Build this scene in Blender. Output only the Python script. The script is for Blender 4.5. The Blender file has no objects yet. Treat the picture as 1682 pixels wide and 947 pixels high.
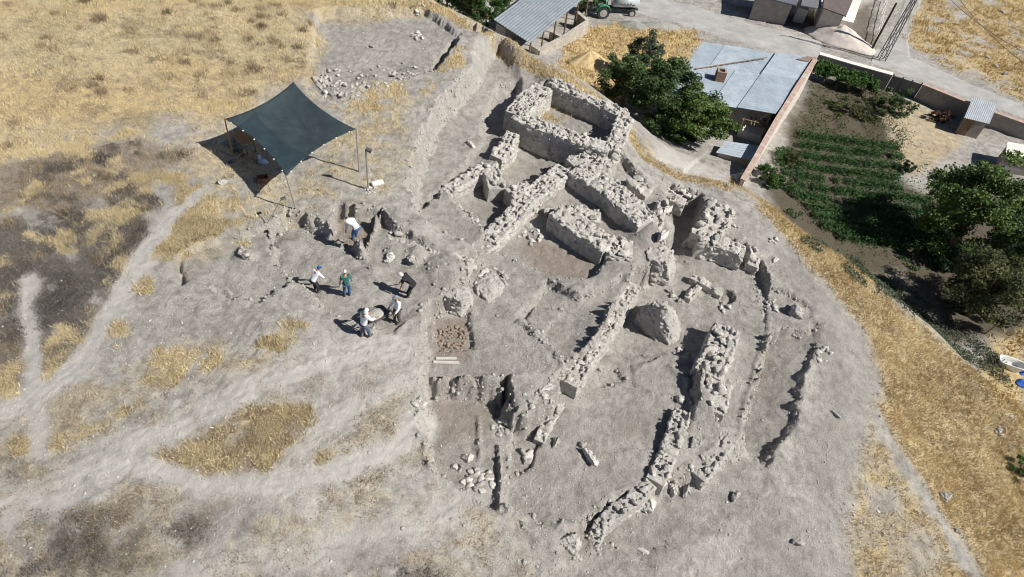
import bpy, bmesh, math, random
import numpy as np
from mathutils import Vector, Matrix

# ------------------------------------------------------------------ camera, sky, sun, exposure
SC = bpy.context.scene
F, CX, CY, CAMZ = 1136.0, 841.0, 473.5, 22.5
PITCH, ROLL = math.radians(48.0), 0.157
_f = np.array([0, math.cos(PITCH), -math.sin(PITCH)])
_d0 = np.array([0, -math.sin(PITCH), -math.cos(PITCH)]); _r0 = np.array([1.0, 0, 0])
_c = math.sqrt(1 - ROLL * ROLL)
_d = _c * _d0 + ROLL * _r0
_r = _c * _r0 - ROLL * _d0
CAMO = np.array([0, 0, CAMZ])
cam_data = bpy.data.cameras.new("camera"); cam = bpy.data.objects.new("camera", cam_data)
SC.collection.objects.link(cam)
cam_data.sensor_width = 36.0; cam_data.lens = 36.0 * F / 1682.0
cam_data.clip_start = 0.1; cam_data.clip_end = 6000
cam.matrix_world = Matrix(((_r[0], -_d[0], -_f[0], 0), (_r[1], -_d[1], -_f[1], 0), (_r[2], -_d[2], -_f[2], CAMZ), (0, 0, 0, 1)))
SC.camera = cam

SUN_EL = math.radians(45.0)
SUN_AZ = math.radians(-13.0)            # direction towards the sun, measured from +X towards +Y
sun_dir = Vector((math.cos(SUN_EL) * math.cos(SUN_AZ), math.cos(SUN_EL) * math.sin(SUN_AZ), math.sin(SUN_EL)))
sd = bpy.data.lights.new("sun", "SUN"); sd.energy = 5.0; sd.angle = math.radians(0.5); sd.color = (1.0, 0.96, 0.895)
so = bpy.data.objects.new("sun", sd); SC.collection.objects.link(so)
so.rotation_euler = sun_dir.to_track_quat('Z', 'Y').to_euler()
so.location = (60, -20, 80)
W = bpy.data.worlds.new("World"); SC.world = W; W.use_nodes = True
nt = W.node_tree
sky = nt.nodes.new("ShaderNodeTexSky"); sky.sky_type = 'NISHITA'; sky.sun_disc = False
sky.sun_elevation = SUN_EL; sky.sun_rotation = math.pi / 2 - SUN_AZ
sky.altitude = 1200; sky.air_density = .8; sky.dust_density = .6
nt.links.new(sky.outputs[0], nt.nodes["Background"].inputs[0])
nt.nodes["Background"].inputs[1].default_value = 0.05
SC.view_settings.view_transform = 'Standard'; SC.view_settings.look = 'None'
SC.view_settings.exposure = 0.36; SC.view_settings.gamma = 1.0
SC.view_settings.use_curve_mapping = False
SC.cycles.filter_width = 1.0; SC.cycles.max_bounces = 6; SC.cycles.transparent_max_bounces = 8

# ------------------------------------------------------------------ small helpers
RNG = np.random.default_rng(7); random.seed(7)
COL = SC.collection

def P(px, py, z=0.0):
    """point of the place at height z that the photograph shows at (px, py)"""
    v = _f + (px - CX) / F * _r + (py - CY) / F * _d
    t = (z - CAMZ) / v[2]
    return CAMO + t * v

def _hash(ix, iy, seed):
    h = (ix.astype(np.int64) * 374761393 + iy.astype(np.int64) * 668265263 + seed * 974711) & 0x7fffffff
    h = ((h ^ (h >> 13)) * 1274126177) & 0x7fffffff
    h = (h ^ (h >> 16)) & 0xffff
    return h / 65535.0

def vnoise(x, y, seed=0):
    ix = np.floor(x); iy = np.floor(y); fx = x - ix; fy = y - iy
    fx = fx * fx * (3 - 2 * fx); fy = fy * fy * (3 - 2 * fy)
    a = _hash(ix, iy, seed); b = _hash(ix + 1, iy, seed); c = _hash(ix, iy + 1, seed); d = _hash(ix + 1, iy + 1, seed)
    return (a + (b - a) * fx) * (1 - fy) + (c + (d - c) * fx) * fy

def fbm(x, y, seed=0, octv=4, gain=0.5):
    s = 0; a = 1; t = 0
    for o in range(octv):
        s = s + a * vnoise(x * 2 ** o + 17.3 * o, y * 2 ** o - 9.1 * o, seed + o); t += a; a *= gain
    return s / t

def sstep(a, b, x):
    t = np.clip((x - a) / (b - a), 0, 1); return t * t * (3 - 2 * t)

def seg_dist(X, Y, pts, closed=False):
    """unsigned distance, parameter index and side to a polyline"""
    best = np.full(X.shape, 1e9); idx = np.zeros(X.shape); side = np.ones(X.shape)
    n = len(pts); m = n if closed else n - 1
    for i in range(m):
        a = pts[i]; b = pts[(i + 1) % n]
        dx, dy = b[0] - a[0], b[1] - a[1]; L2 = dx * dx + dy * dy + 1e-12
        t = np.clip(((X - a[0]) * dx + (Y - a[1]) * dy) / L2, 0, 1)
        ex = X - a[0] - t * dx; ey = Y - a[1] - t * dy
        d = np.sqrt(ex * ex + ey * ey)
        k = d < best
        best = np.where(k, d, best); idx = np.where(k, i + t, idx)
        cr = dx * (Y - a[1]) - dy * (X - a[0])
        side = np.where(k, np.sign(cr), side)
    return best, idx, side

def inside(X, Y, pts):
    r = np.zeros(X.shape, bool); n = len(pts)
    for i in range(n):
        x1, y1 = pts[i][:2]; x2, y2 = pts[(i + 1) % n][:2]
        if y1 == y2: continue
        k = ((y1 > Y) != (y2 > Y)) & (X < (x2 - x1) * (Y - y1) / (y2 - y1) + x1)
        r ^= k
    return r

def sdist(X, Y, pts):
    d, _, _ = seg_dist(X, Y, pts, True)
    return np.where(inside(X, Y, pts), -d, d)

class TPS:
    def __init__(s, ctrl, lam=0.02):
        p = np.array([P(*c)[:2] for c in ctrl]); z = np.array([c[2] for c in ctrl], float)
        s.p = p; s.lo = p.min(0); s.hi = p.max(0); n = len(p)
        K = s.U(np.linalg.norm(p[:, None] - p[None], axis=2)) + lam * np.eye(n)
        Q = np.c_[np.ones(n), p]
        A = np.block([[K, Q], [Q.T, np.zeros((3, 3))]])
        s.w = np.linalg.solve(A, np.r_[z, 0, 0, 0])
    @staticmethod
    def U(r):
        return np.where(r > 0, r * r * np.log(np.maximum(r, 1e-9)), 0)
    def __call__(s, X, Y):
        X = np.clip(X, s.lo[0], s.hi[0]); Y = np.clip(Y, s.lo[1], s.hi[1])
        o = s.w[-3] + s.w[-2] * X + s.w[-1] * Y
        for (a, b), w in zip(s.p, s.w):
            o = o + w * s.U(np.hypot(X - a, Y - b))
        return o

# ------------------------------------------------------------------ terrain: the mound, its edge and the village below
MOUND = TPS([(-200, -60, .9), (0, 0, .8), (250, 0, .6), (450, 20, .3), (600, 5, 0), (300, 120, .3), (0, 250, .3), (0, 480, 0), (600, 120, 0), (500, 300, 0),
             (600, 300, 0), (300, 400, 0), (420, 550, -.15), (100, 620, 0), (640, 380, 0), (600, 520, -.35), (640, 640, -.8), (-100, 900, -.2),
             (200, 900, -.4), (480, 850, -.7), (660, 760, -1.3), (700, 880, -1.8), (850, 900, -2.7), (950, 900, -3.5), (1100, 870, -3.9),
             (1300, 850, -4.3), (1230, 760, -3.9), (1400, 900, -5), (1500, 920, -5.6), (1640, 940, -6.7), (1340, 640, -3.7), (1420, 680, -4.3),
             (1350, 520, -3.3), (1270, 440, -2.9), (1230, 370, -2.5), (1150, 330, -2.2), (1100, 290, -1.7), (1040, 200, -1.0), (900, 110, -.6), (840, 90, -.35),
             (790, 90, -.1), (720, 150, 0), (690, 10, 0), (1430, 560, -4.2), (1500, 640, -5.4), (1600, 780, -6.6), (1682, 850, -7.4),
             (700, 480, -.6), (780, 430, -.8), (1200, 620, -2.6), (1000, 700, -2.4), (900, 560, -1.6), (1000, 400, -1.2)])
EDGE_PX = [(640, -40, 0), (700, 2, 0), (768, 34, -.1), (815, 58, -.3), (860, 92, -.5), (920, 116, -.7), (985, 160, -.95), (1045, 228, -1.4), (1070, 262, -1.7),
           (1120, 288, -2.1), (1185, 303, -2.5), (1240, 330, -2.9), (1310, 385, -3.4), (1380, 430, -3.9), (1450, 480, -4.6), (1520, 540, -5.4),
           (1575, 592, -6.1), (1640, 655, -6.9), (1700, 715, -7.6), (1900, 930, -9)]
EDGE = [P(*e) for e in EDGE_PX]
e0, e1 = EDGE[0], EDGE[1]; u = (e0 - e1) / np.linalg.norm(e0 - e1)
EDGE = [e0 + np.array([-90, 60, 0.0])] + EDGE
e0, e1 = EDGE[-1], EDGE[-2]
EDGE = EDGE + [e0 + np.array([60, -60, -2.0])]
VILLAGE = TPS([(780, 0, -12), (985, 25, -12.5), (1100, 60, -11.8), (1250, 40, -12.3), (1400, 90, -11.8), (1600, 40, -12.5), (1680, 200, -11), (1500, 150, -11.3), (1300, 130, -10.5),
               (1150, 270, -8.5), (1220, 300, -8.8), (1380, 300, -10), (1380, 420, -9.6), (1500, 500, -9.8), (1620, 560, -9.8), (1650, 420, -10.4), (1682, 650, -9.9), (1000, 110, -10.5), (1100, 200, -9.5)])

def axis(parts):
    o = []
    for a, b, s in parts:
        n = max(1, int(round((b - a) / s))); o += list(a + (b - a) * np.arange(n) / n)
    o.append(parts[-1][1]); return np.array(o)
GX = axis([(-2000, -400, 200), (-400, -100, 30), (-100, -36, 4), (-36, -30, .2), (-30, -12, .095), (-12, 15.5, .07), (15.5, 40, .18), (40, 90, .45), (90, 200, 5), (200, 500, 30), (500, 2500, 200)])
GY = axis([(-1500, -300, 150), (-300, -40, 20), (-40, -4, 2), (-4, 3, .2), (3, 37, .07), (37, 52, .16), (52, 110, .4), (110, 200, 4), (200, 500, 25), (500, 3000, 200)])
X, Y = np.meshgrid(GX, GY)

def base_height(X, Y):
    zm = MOUND(X, Y)
    d, idx, side = seg_dist(X, Y, EDGE)
    ez = np.array([e[2] for e in EDGE]); i0 = np.clip(np.floor(idx).astype(int), 0, len(EDGE) - 2); t = idx - i0
    ze = ez[i0] * (1 - t) + ez[i0 + 1] * t
    sd_ = np.where(side > 0, d, -d)                   # positive: beyond the edge
    zv = VILLAGE(X, Y)
    dd = np.maximum(sd_, 0)
    slope = ze - (0.85 * dd - 0.5 * (1 - np.exp(-dd / 0.6)))
    k = 1.2
    out = np.where(slope > zv + k, slope, zv + k * np.exp(np.minimum((slope - zv) / k - 1, 0)))
    w = sstep(-1.5, 0.0, sd_)
    zin = zm * (1 - w) + ze * w
    return np.where(sd_ > 0, out, zin), sd_
Z, SDE = base_height(X, Y)
OUT = SDE > 0
HF = (vnoise(X * 4.2, Y * 4.2, 25) - .5) * .16 + (vnoise(X * 9.5, Y * 9.5, 26) - .5) * .09
WOBX = (fbm(X * 1.3, Y * 1.3, 3, 3) - .5); WOBY = (fbm(X * 1.3, Y * 1.3, 31, 3) - .5)
rough = fbm(X * .45, Y * .45, 5, 5) - .5
Z = Z + np.where(OUT, .35, .22) * rough
Z0 = Z.copy()

def window(pts, m):
    a = np.array([p[:2] for p in pts]); lo = a.min(0) - m; hi = a.max(0) + m
    i0, i1 = np.searchsorted(GX, [lo[0], hi[0]]); j0, j1 = np.searchsorted(GY, [lo[1], hi[1]])
    return slice(j0, j1), slice(i0, i1)

FLOORM = np.zeros(X.shape)
def stamp(poly_px, z, ramp=.25, wob=.35, mode='set', tilt=None):
    """cut a pit (or raise a terrace) to height z inside the outline given by its floor edge"""
    pts = [P(a, b, z) for a, b in poly_px]
    w = window(pts, ramp + 1.0)
    x = X[w] + WOBX[w] * wob; y = Y[w] + WOBY[w] * wob
    ramp *= .7; s = sdist(x, y, pts) + HF[w]
    k = 1 - np.clip(s / ramp, 0, 1)
    k = np.where(k >= 1, 1, k * k * (3 - 2 * k) * .35 + k * .65)
    fl = z + .05 * (fbm(X[w] * .8, Y[w] * .8, 77, 3) - .5) * 2
    if tilt: fl = fl + tilt[0] * (X[w] - pts[0][0]) + tilt[1] * (Y[w] - pts[0][1])
    zz = Z[w]
    if mode != 'max': FLOORM[w] = np.maximum(FLOORM[w], np.where(zz - fl > .12, np.clip(-s / .12, 0, 1), 0))
    new = zz + (fl - zz) * k
    if mode == 'min': new = np.minimum(zz, new)
    if mode == 'max': new = np.maximum(zz, new)
    Z[w] = new

def ridge(px, width, h, asym=0.0, wob=.3):
    """low ridge (h>0) or groove (h<0) along a polyline of (px, py, z)"""
    pts = [P(*p) for p in px]
    w = window(pts, width * 2.5 + .6)
    x = X[w] + WOBX[w] * wob; y = Y[w] + WOBY[w] * wob
    d, idx, side = seg_dist(x, y, pts)
    Z[w] += h * np.exp(-(d / width) ** 2) * (0.75 + .5 * fbm(X[w] * 1.5, Y[w] * 1.5, 9, 2))

def heap(px, py, z, r, h, seed=0, flat=1.4):
    c = P(px, py, z); w = window([c], r * 1.6)
    x = X[w] - c[0]; y = Y[w] - c[1]
    d = np.hypot(x, y) / r * (0.8 + .4 * fbm(X[w] / r * 1.5, Y[w] / r * 1.5, 40 + seed, 3))
    Z[w] += h * np.clip(1 - d, 0, 1) ** (1 / flat) * (0.85 + .3 * fbm(X[w] * 1.6, Y[w] * 1.6, 41 + seed, 3))
# ------------------------------------------------------------------ the dig: floors, cuts, banks
# upper trench
stamp([(527, 30), (698, 24), (752, 62), (742, 80), (702, 126), (640, 142), (548, 172), (503, 150), (515, 90)], -.42, .3, .3)
stamp([(744, 74), (752, 80), (713, 132), (702, 124)], -.75, .12, .15)
stamp([(768, 68), (790, 67), (806, 77), (780, 80)], -1.5, .15, .15)
heap(620, 132, -.3, 1.5, .25); heap(560, 150, -.3, 1.2, .25, 1); heap(680, 118, -.3, 1.2, .2, 2)
# sloping cut beside the upper room
stamp([(812, 100), (862, 112), (880, 128), (850, 175), (805, 205)], -1.25, 1.9, .5)
stamp([(818, 86), (836, 108), (846, 140), (838, 180), (804, 232), (792, 265), (745, 300), (700, 335), (686, 345), (690, 300), (712, 250), (722, 215), (755, 180), (790, 140), (806, 108)], -1.55, .8, .5, tilt=(-.03, 0))
stamp([(822, 150), (846, 150), (842, 190), (830, 232), (800, 232), (800, 200)], -2.0, .6, .3)
# the whole dug-over core, then the rooms in it
stamp([(806, 225), (850, 205), (985, 250), (1050, 300), (1092, 335), (1085, 400), (1062, 470), (950, 495), (900, 480), (800, 440), (775, 425), (725, 398), (690, 376), (690, 345), (735, 312)], -1.75, .35, .3, 'min')
# rooms
stamp([(893, 160), (1003, 213), (1010, 250), (930, 236), (856, 206), (856, 184)], -1.85, .15, .1)
stamp([(846, 236), (935, 262), (938, 272), (890, 296), (850, 316), (815, 318), (804, 300), (838, 256)], -2.4, .2, .15)
stamp([(808, 306), (838, 332), (828, 356), (806, 374), (775, 356), (742, 326), (775, 300)], -2.1, .2, .15)
stamp([(728, 318), (762, 350), (792, 376), (792, 396), (765, 412), (716, 392), (688, 372), (688, 346)], -1.3, .3, .2)
stamp([(940, 292), (1042, 366), (1046, 380), (1000, 378), (905, 352), (868, 346), (902, 316)], -1.95, .2, .15)
stamp([(868, 345), (905, 362), (930, 402), (990, 434), (965, 466), (900, 456), (860, 440), (818, 420), (806, 405), (842, 380)], -2.15, .25, .15)
# middle floors
stamp([(720, 470), (800, 432), (860, 446), (895, 466), (890, 500), (850, 530), (910, 578), (918, 602), (820, 618), (702, 622), (700, 540)], -1.75, .3, .25)
stamp([(712, 520), (768, 518), (776, 575), (720, 578)], -1.95, .2, .2)
stamp([(898, 470), (935, 492), (950, 500), (1020, 468), (1036, 470), (1000, 512), (960, 570), (928, 612), (908, 572), (852, 526), (882, 500)], -2.13, .25, .15)
stamp([(880, 505), (925, 510), (905, 530), (890, 545), (862, 525)], -1.98, .15, .1)
# people's work area
stamp([(452, 385), (486, 366), (588, 420), (612, 440), (700, 446), (760, 442), (745, 475), (690, 500), (640, 545), (555, 525), (500, 478), (462, 445)], -.72, .35, .6)
stamp([(556, 362), (622, 366), (606, 412), (582, 408), (548, 395)], -.75, .2, .4)
stamp([(602, 418), (628, 368), (645, 388), (700, 412), (765, 434), (700, 450), (612, 442)], -.62, .22, .3)
ridge([(626, 366, -.5), (602, 415, -.6)], .14, .16)
heap(590, 352, 0, 1.0, .25, 3); heap(520, 440, -.6, .8, .15, 4); heap(600, 470, -.6, 1.2, .18, 5); heap(470, 400, -.5, .9, .3, 6)
stamp([(292, 425), (340, 408), (440, 388), (450, 430), (480, 470), (425, 500), (378, 478), (302, 455)], -.3, .2, .6)
ridge([(286, 422, 0), (294, 440, 0), (300, 460, 0)], .14, -.45); ridge([(352, 470, 0), (378, 484, 0)], .12, -.35); ridge([(442, 385, 0), (450, 410, -.2), (452, 432, -.3)], .15, -.3)
heap(402, 418, -.3, .6, .3, 7); heap(650, 422, -.7, .6, .25, 8); heap(682, 424, -.7, .55, .35, 9); heap(730, 445, -.7, .9, .35, 10)
# eastern and southern floors
stamp([(1092, 338), (1140, 345), (1135, 395), (1222, 424), (1246, 452), (1266, 520), (1246, 600), (1216, 704), (1178, 700), (1150, 640), (1130, 610), (1010, 600), (955, 622), (1036, 480), (1062, 472), (1100, 410), (1082, 372)], -3.45, .3, .25)
stamp([(948, 615), (1010, 585), (1128, 585), (1136, 660), (1104, 740), (1066, 800), (985, 850), (900, 862), (836, 836), (824, 790), (838, 720), (870, 700), (905, 660)], -3.3, .35, .3)
stamp([(706, 656), (815, 662), (832, 692), (824, 750), (818, 838), (770, 812), (712, 776), (702, 720)], -2.85, .6, .2)
stamp([(816, 668), (832, 672), (842, 720), (832, 800), (822, 840), (819, 760)], -3.0, .2, .15)
stamp([(840, 712), (878, 700), (888, 730), (868, 770), (852, 778), (836, 752)], -3.5, .12, .1)
stamp([(978, 617), (1012, 608), (1022, 626), (986, 634)], -3.45, .12, .1)
stamp([(1040, 600), (1090, 585), (1128, 608), (1128, 650), (1080, 650), (1040, 630)], -3.2, .12, .1)
stamp([(1262, 545), (1332, 545), (1328, 580), (1306, 622), (1302, 660), (1300, 690), (1255, 752), (1218, 716), (1234, 655), (1254, 600)], -4.1, .35, .4, tilt=(.26, 0))
ridge([(1262, 540, -3.2), (1246, 590, -3.2), (1226, 650, -3.3), (1212, 712, -3.4)], .12, .10)
stamp([(1265, 480), (1300, 490), (1330, 510), (1330, 540), (1262, 540)], -3.3, .25, .2)
# banks
stamp([(838, 640), (900, 622), (918, 634), (906, 655), (862, 680), (838, 668)], -2.05, .4, .2, 'max')
stamp([(819, 650), (829, 646), (834, 666), (825, 672)], -3.1, .12, .1)
ridge([(820, 735, -2.9), (822, 790, -2.9), (820, 842, -2.9)], .09, .4, wob=.1); ridge([(787, 680, -2.6), (788, 750, -2.6)], .09, .14, wob=.1)
ridge([(797, 507, -1.7), (851, 528, -1.75), (910, 577, -1.75), (920, 600, -1.8)], .1, .12, wob=.1)
ridge([(1100, 600, -3.1), (1130, 630, -3.1), (1135, 662, -3.1)], .12, .12); ridge([(1045, 605, -3.1), (1085, 585, -3.1)], .08, .07)
ridge([(1065, 800, -3), (1020, 830, -3.1), (985, 852, -3.2), (972, 895, -3.3)], .3, .3); ridge([(1175, 735, -3.1), (1165, 770, -3.2), (1140, 790, -3.3)], .3, .3)
ridge([(700, 660, -1.7), (696, 720, -1.8), (708, 775, -1.9)], .2, .15)
stamp([(978, 880), (1012, 856), (1078, 824), (1150, 806), (1190, 765), (1235, 745), (1250, 800), (1150, 860), (1050, 912)], -4.3, 1.1, .3, 'min')
heap(1193, 485, -3.4, .62, .12, 11); 
_c0 = P(1193, 486, -3.45); w = window([_c0], 1); d = np.hypot(X[w] - _c0[0], Y[w] - _c0[1]); Z[w] -= .36 * (1 - sstep(.42, .50, d))
heap(920, 890, -3.2, 1.1, .35, 12); heap(1205, 560, -3.1, .8, .12, 13); heap(1300, 600, -3.9, 1.2, .15, 14)
# earth washed down against the feet of the old walls
for wl_px in ([(846, 186, -.5), (899, 206, -.5), (940, 221, -.5), (1000, 238, -.5)], [(1028, 190, -.5), (1016, 222, -.5), (1006, 243, -.6)], [(1004, 250, -.95), (945, 268, -.95)], [(843, 214, -.8), (816, 254, -1.1)], [(800, 268, -1.05), (730, 312, -1.25)],
              [(928, 273, -1.0), (873, 316, -1.1), (842, 351, -1.2), (806, 389, -1.35), (772, 424, -1.7)], [(950, 272, -.85), (1008, 308, -.85), (1064, 360, -.9)], [(918, 342, -1.0), (955, 370, -1.0), (1000, 399, -1.05), (1038, 406, -1.1)],
              [(1066, 384, -1.7), (1012, 450, -1.95), (948, 482, -2.05)], [(1035, 462, -2.05), (965, 570, -2.1), (932, 622, -2.15)], [(640, 379, -.3), (700, 400, -.35), (772, 428, -.55)],
              [(1196, 536, -2.35), (1166, 608, -2.4)], [(1186, 618, -2.4), (1172, 668, -2.45)], [(1188, 333, -1.9), (1158, 384, -1.85)], [(1150, 386, -1.95), (1222, 410, -2.1)], [(1092, 326, -1.15), (1068, 386, -1.4)], [(1200, 712, -3.1), (1150, 775, -3.2)]):
    ridge(wl_px, .72, .22)
ridge([(702, 655, -2.0), (698, 715, -2.1), (708, 778, -2.2)], .22, .22, wob=.1)
# vehicle ruts
def ruts(px, half=.75, depth=.09, n=2, z=0):
    pts = [P(a, b, z) for a, b in px]; w = window(pts, half + 1.2)
    x = X[w] + WOBX[w] * .25; y = Y[w] + WOBY[w] * .25
    d, idx, side = seg_dist(x, y, pts); s = d * side
    for q in range(n):
        o = (q - (n - 1) / 2) * (2 * half / max(1, n - 1))
        Z[w] -= depth * (.4 + 1.2 * vnoise(X[w] * 1.1, Y[w] * 1.1, 88 + q)) * np.exp(-((s - o) / .09) ** 2); Z[w] += depth * .5 * np.exp(-((np.abs(s - o) - .18) / .07) ** 2)
T1 = [(-60, 860), (120, 795), (300, 700), (440, 628), (560, 585), (650, 560)]
T2 = [(-60, 700), (60, 660), (130, 600), (185, 510), (230, 430), (290, 350), (330, 320)]
T3 = [(60, 740), (55, 640), (48, 520), (48, 460)]
T4 = [(330, 640), (380, 590), (420, 540), (440, 510)]
T5 = [(240, 760), (340, 800), (440, 800), (560, 770), (660, 730), (700, 690)]
T6 = [(440, 790), (520, 710), (600, 660), (690, 620)]
T7 = [(300, 947), (450, 915), (600, 880), (720, 850), (800, 800)]
for T, n_, hf in ((T1, 6, .95), (T2, 5, .6), (T4, 6, .8), (T5, 3, .6), (T6, 6, .7), (T7, 5, .8)): ruts(T, hf, .013, n_)
# village: heaps of straw, soil and gravel that belong to the ground
IN = ~OUT
# fine surface relief
near = IN & (X > -40) & (X < 40) & (Y > -4) & (Y < 60)
fine = (fbm(X * 2.6, Y * 2.6, 11, 5, .66) - .5) * .12 + (vnoise(X * 8, Y * 8, 15) - .5) * .035
gxz = np.gradient(Z, axis=1) / np.gradient(X, axis=1); gyz = np.gradient(Z, axis=0) / np.gradient(Y, axis=0)
steep = np.clip(np.hypot(gxz, gyz) - .4, 0, 1.5)
fl2 = (fbm(X * 2.2, Y * 2.2, 51, 4, .65) - .5)
Z = Z + np.where(near, fine + steep * (fl2 * .24 + (vnoise(X * 6, Y * 6, 19) - .5) * .07), 0)

def ground(x, y):
    i = int(np.clip(np.searchsorted(GX, x) - 1, 0, len(GX) - 2)); j = int(np.clip(np.searchsorted(GY, y) - 1, 0, len(GY) - 2))
    tx = (x - GX[i]) / (GX[i + 1] - GX[i]); ty = (y - GY[j]) / (GY[j + 1] - GY[j])
    return float((Z[j, i] * (1 - tx) + Z[j, i + 1] * tx) * (1 - ty) + (Z[j + 1, i] * (1 - tx) + Z[j + 1, i + 1] * tx) * ty)

def grounds(x, y, A=None):
    A = Z if A is None else A
    i = np.clip(np.searchsorted(GX, x) - 1, 0, len(GX) - 2); j = np.clip(np.searchsorted(GY, y) - 1, 0, len(GY) - 2)
    tx = (x - GX[i]) / (GX[i + 1] - GX[i]); ty = (y - GY[j]) / (GY[j + 1] - GY[j])
    return (A[j, i] * (1 - tx) + A[j, i + 1] * tx) * (1 - ty) + (A[j + 1, i] * (1 - tx) + A[j + 1, i + 1] * tx) * ty

def hit(px, py):
    """first point of the ground along the sight line of (px, py)"""
    v = _f + (px - CX) / F * _r + (py - CY) / F * _d
    t = np.arange(8, 260, .05); q = CAMO[None] + t[:, None] * v[None]
    h = grounds(q[:, 0], q[:, 1]); k = np.argmax(q[:, 2] < h)
    return Vector((q[k, 0], q[k, 1], h[k]))

# ------------------------------------------------------------------ zones of ground cover (masks kept as colour attributes)
def wp(px): return [tuple(hit(a, b))[:2] if isinstance(a, (int, float)) else a for a, b in px]
def soft(poly_px, blur=1.0, wob=1.5, pts=None):
    pts = pts or wp(poly_px); m = np.zeros(X.shape); w = window(pts, blur * 2 + wob)
    x = X[w] + (fbm(X[w] * .5, Y[w] * .5, 61, 4) - .5) * wob * 2; y = Y[w] + (fbm(X[w] * .5, Y[w] * .5, 62, 4) - .5) * wob * 2
    m[w] = 1 - sstep(-blur, blur, sdist(x, y, pts)); return m
def line(px, width, blur=.4, wob=.4):
    pts = wp(px); m = np.zeros(X.shape); w = window(pts, width + blur * 2 + wob)
    x = X[w] + WOBX[w] * wob; y = Y[w] + WOBY[w] * wob
    d, _, _ = seg_dist(x, y, pts); m[w] = 1 - sstep(width - blur, width + blur, d); return m
N1 = fbm(X * .55, Y * .55, 71, 5, .6); N2 = fbm(X * 1.6, Y * 1.6, 72, 4, .6); N3 = fbm(X * .25, Y * .25, 73, 4)
far_l = [(-70, 30), (-70, 90), (-20, 120)]
gold = soft(None, 1.2, 1.6, pts=[tuple(hit(-160, 300))[:2], (-60, 25), (-60, 70), tuple(P(640, -60))[:2]] + wp([(692, 4), (640, 14), (520, 26), (500, 128), (478, 140), (368, 205), (250, 205), (120, 225), (0, 262)]))
sparse = soft([(0, 225), (250, 190), (368, 195), (490, 135), (520, 175), (600, 165), (655, 150), (690, 170), (660, 230), (640, 330), (470, 350), (420, 372), (300, 430), (240, 420), (290, 340), (330, 300), (230, 240), (0, 275)], .9, 1.4) * sstep(.36, .62, N2 * .5 + N1 * .5)
slope_g = soft([(1200, 292), (1310, 372), (1440, 470), (1575, 585), (1700, 700), (1800, 900), (1700, 1100), (1420, 1000), (1395, 880), (1405, 800), (1440, 690), (1440, 600), (1425, 545), (1330, 430), (1250, 352)], .55, .7)
slope_path = np.maximum(line([(1440, 690), (1490, 770), (1540, 850), (1600, 940)], .55, .4, .9), soft([(1420, 800), (1470, 800), (1480, 850), (1430, 850)], .4, .5) * .8)
slope_path = np.maximum(slope_path, soft([(1480, 870), (1540, 880), (1560, 960), (1480, 960)], .5, .8) * .7)
slope_sp = soft([(1390, 690), (1440, 690), (1500, 780), (1580, 930), (1400, 960)], .4, .8)
rim = line([(695, 2), (768, 40), (830, 78), (900, 118), (985, 165)], .45, .35) + line([(1030, 205), (1060, 258), (1100, 283), (1190, 305)], .35, .3, .6)
spl = .7 * soft([(-60, 240), (240, 225), (420, 330), (400, 400), (250, 450), (110, 640), (-60, 700)], .8, 1.4) * sstep(.50, .66, fbm(X * .8, Y * .8, 111, 5, .62)) * .85
tops = soft([(745, 82), (775, 78), (765, 110), (735, 130), (700, 160), (690, 150), (725, 118)], .3, .3) * sstep(.4, .6, N2) + soft([(600, 140), (670, 135), (650, 175), (580, 195), (560, 180)], .4, .6) * sstep(.38, .58, N2) * .9
tops = tops + soft([(893, 165), (945, 188), (920, 205), (870, 185)], .3, .4) * sstep(.42, .6, N2)
isl = soft([(225, 745), (300, 710), (400, 658), (500, 668), (510, 720), (455, 780), (340, 782), (260, 770)], .3, .7)
isl2 = soft([(95, 690), (220, 655), (240, 670), (180, 700), (100, 730), (20, 760), (0, 730)], .4, .9) * sstep(.35, .6, N2) + soft([(205, 610), (240, 585), (350, 570), (380, 590), (330, 625), (210, 640)], .4, .9) * sstep(.35, .58, N2)
isl2 = isl2 + soft([(430, 560), (470, 530), (510, 535), (500, 570), (440, 600), (400, 610)], .3, .6) * sstep(.36, .56, N2) + soft([(0, 600), (45, 590), (45, 650), (0, 670)], .4, .7) + soft([(60, 600), (130, 545), (100, 620), (65, 650)], .4, .6) * .7
isl2 = isl2 + soft([(230, 420), (290, 350), (350, 350), (420, 360), (330, 400), (240, 440)], .4, .8) + soft([(480, 760), (560, 735), (620, 730), (530, 775)], .3, .6) * sstep(.4, .6, N2)
stub = sstep(.42, .62, fbm(X * .7, Y * .7, 141, 5, .68)) * (1 - FLOORM) * soft([(-60, 560), (420, 560), (690, 640), (700, 800), (860, 870), (900, 1000), (-60, 1000)], .6, 1.0)
low = soft([(420, 860), (700, 780), (700, 830), (520, 900), (430, 920)], .7, 1.2) * sstep(.4, .7, N2) * .55
burnt = soft([(0, 285), (60, 262), (230, 240), (290, 258), (250, 300), (240, 400), (190, 440), (150, 480), (90, 560), (40, 580), (0, 600), (-120, 640), (-120, 300)], .7, 2.0) * sstep(.46, .66, N1 * .5 + N2 * .5)
burnt = np.maximum(burnt, soft([(70, 500), (150, 400), (215, 380), (180, 480), (110, 590), (70, 610)], .5, 1.2) * sstep(.42, .62, N2))
burnt = np.maximum(burnt, soft([(-60, 840), (160, 815), (330, 830), (340, 880), (250, 960), (-60, 1000)], .8, 1.6) * sstep(.40, .62, N1 * .5 + N2 * .5) * .8)
burnt = np.maximum(burnt, soft([(430, 940), (700, 920), (860, 940), (760, 1000), (400, 1000)], .8, 1.4) * sstep(.42, .64, N2) * .45)
bz = fbm(X * 1.1, Y * 1.1, 121, 5, .66)
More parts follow.
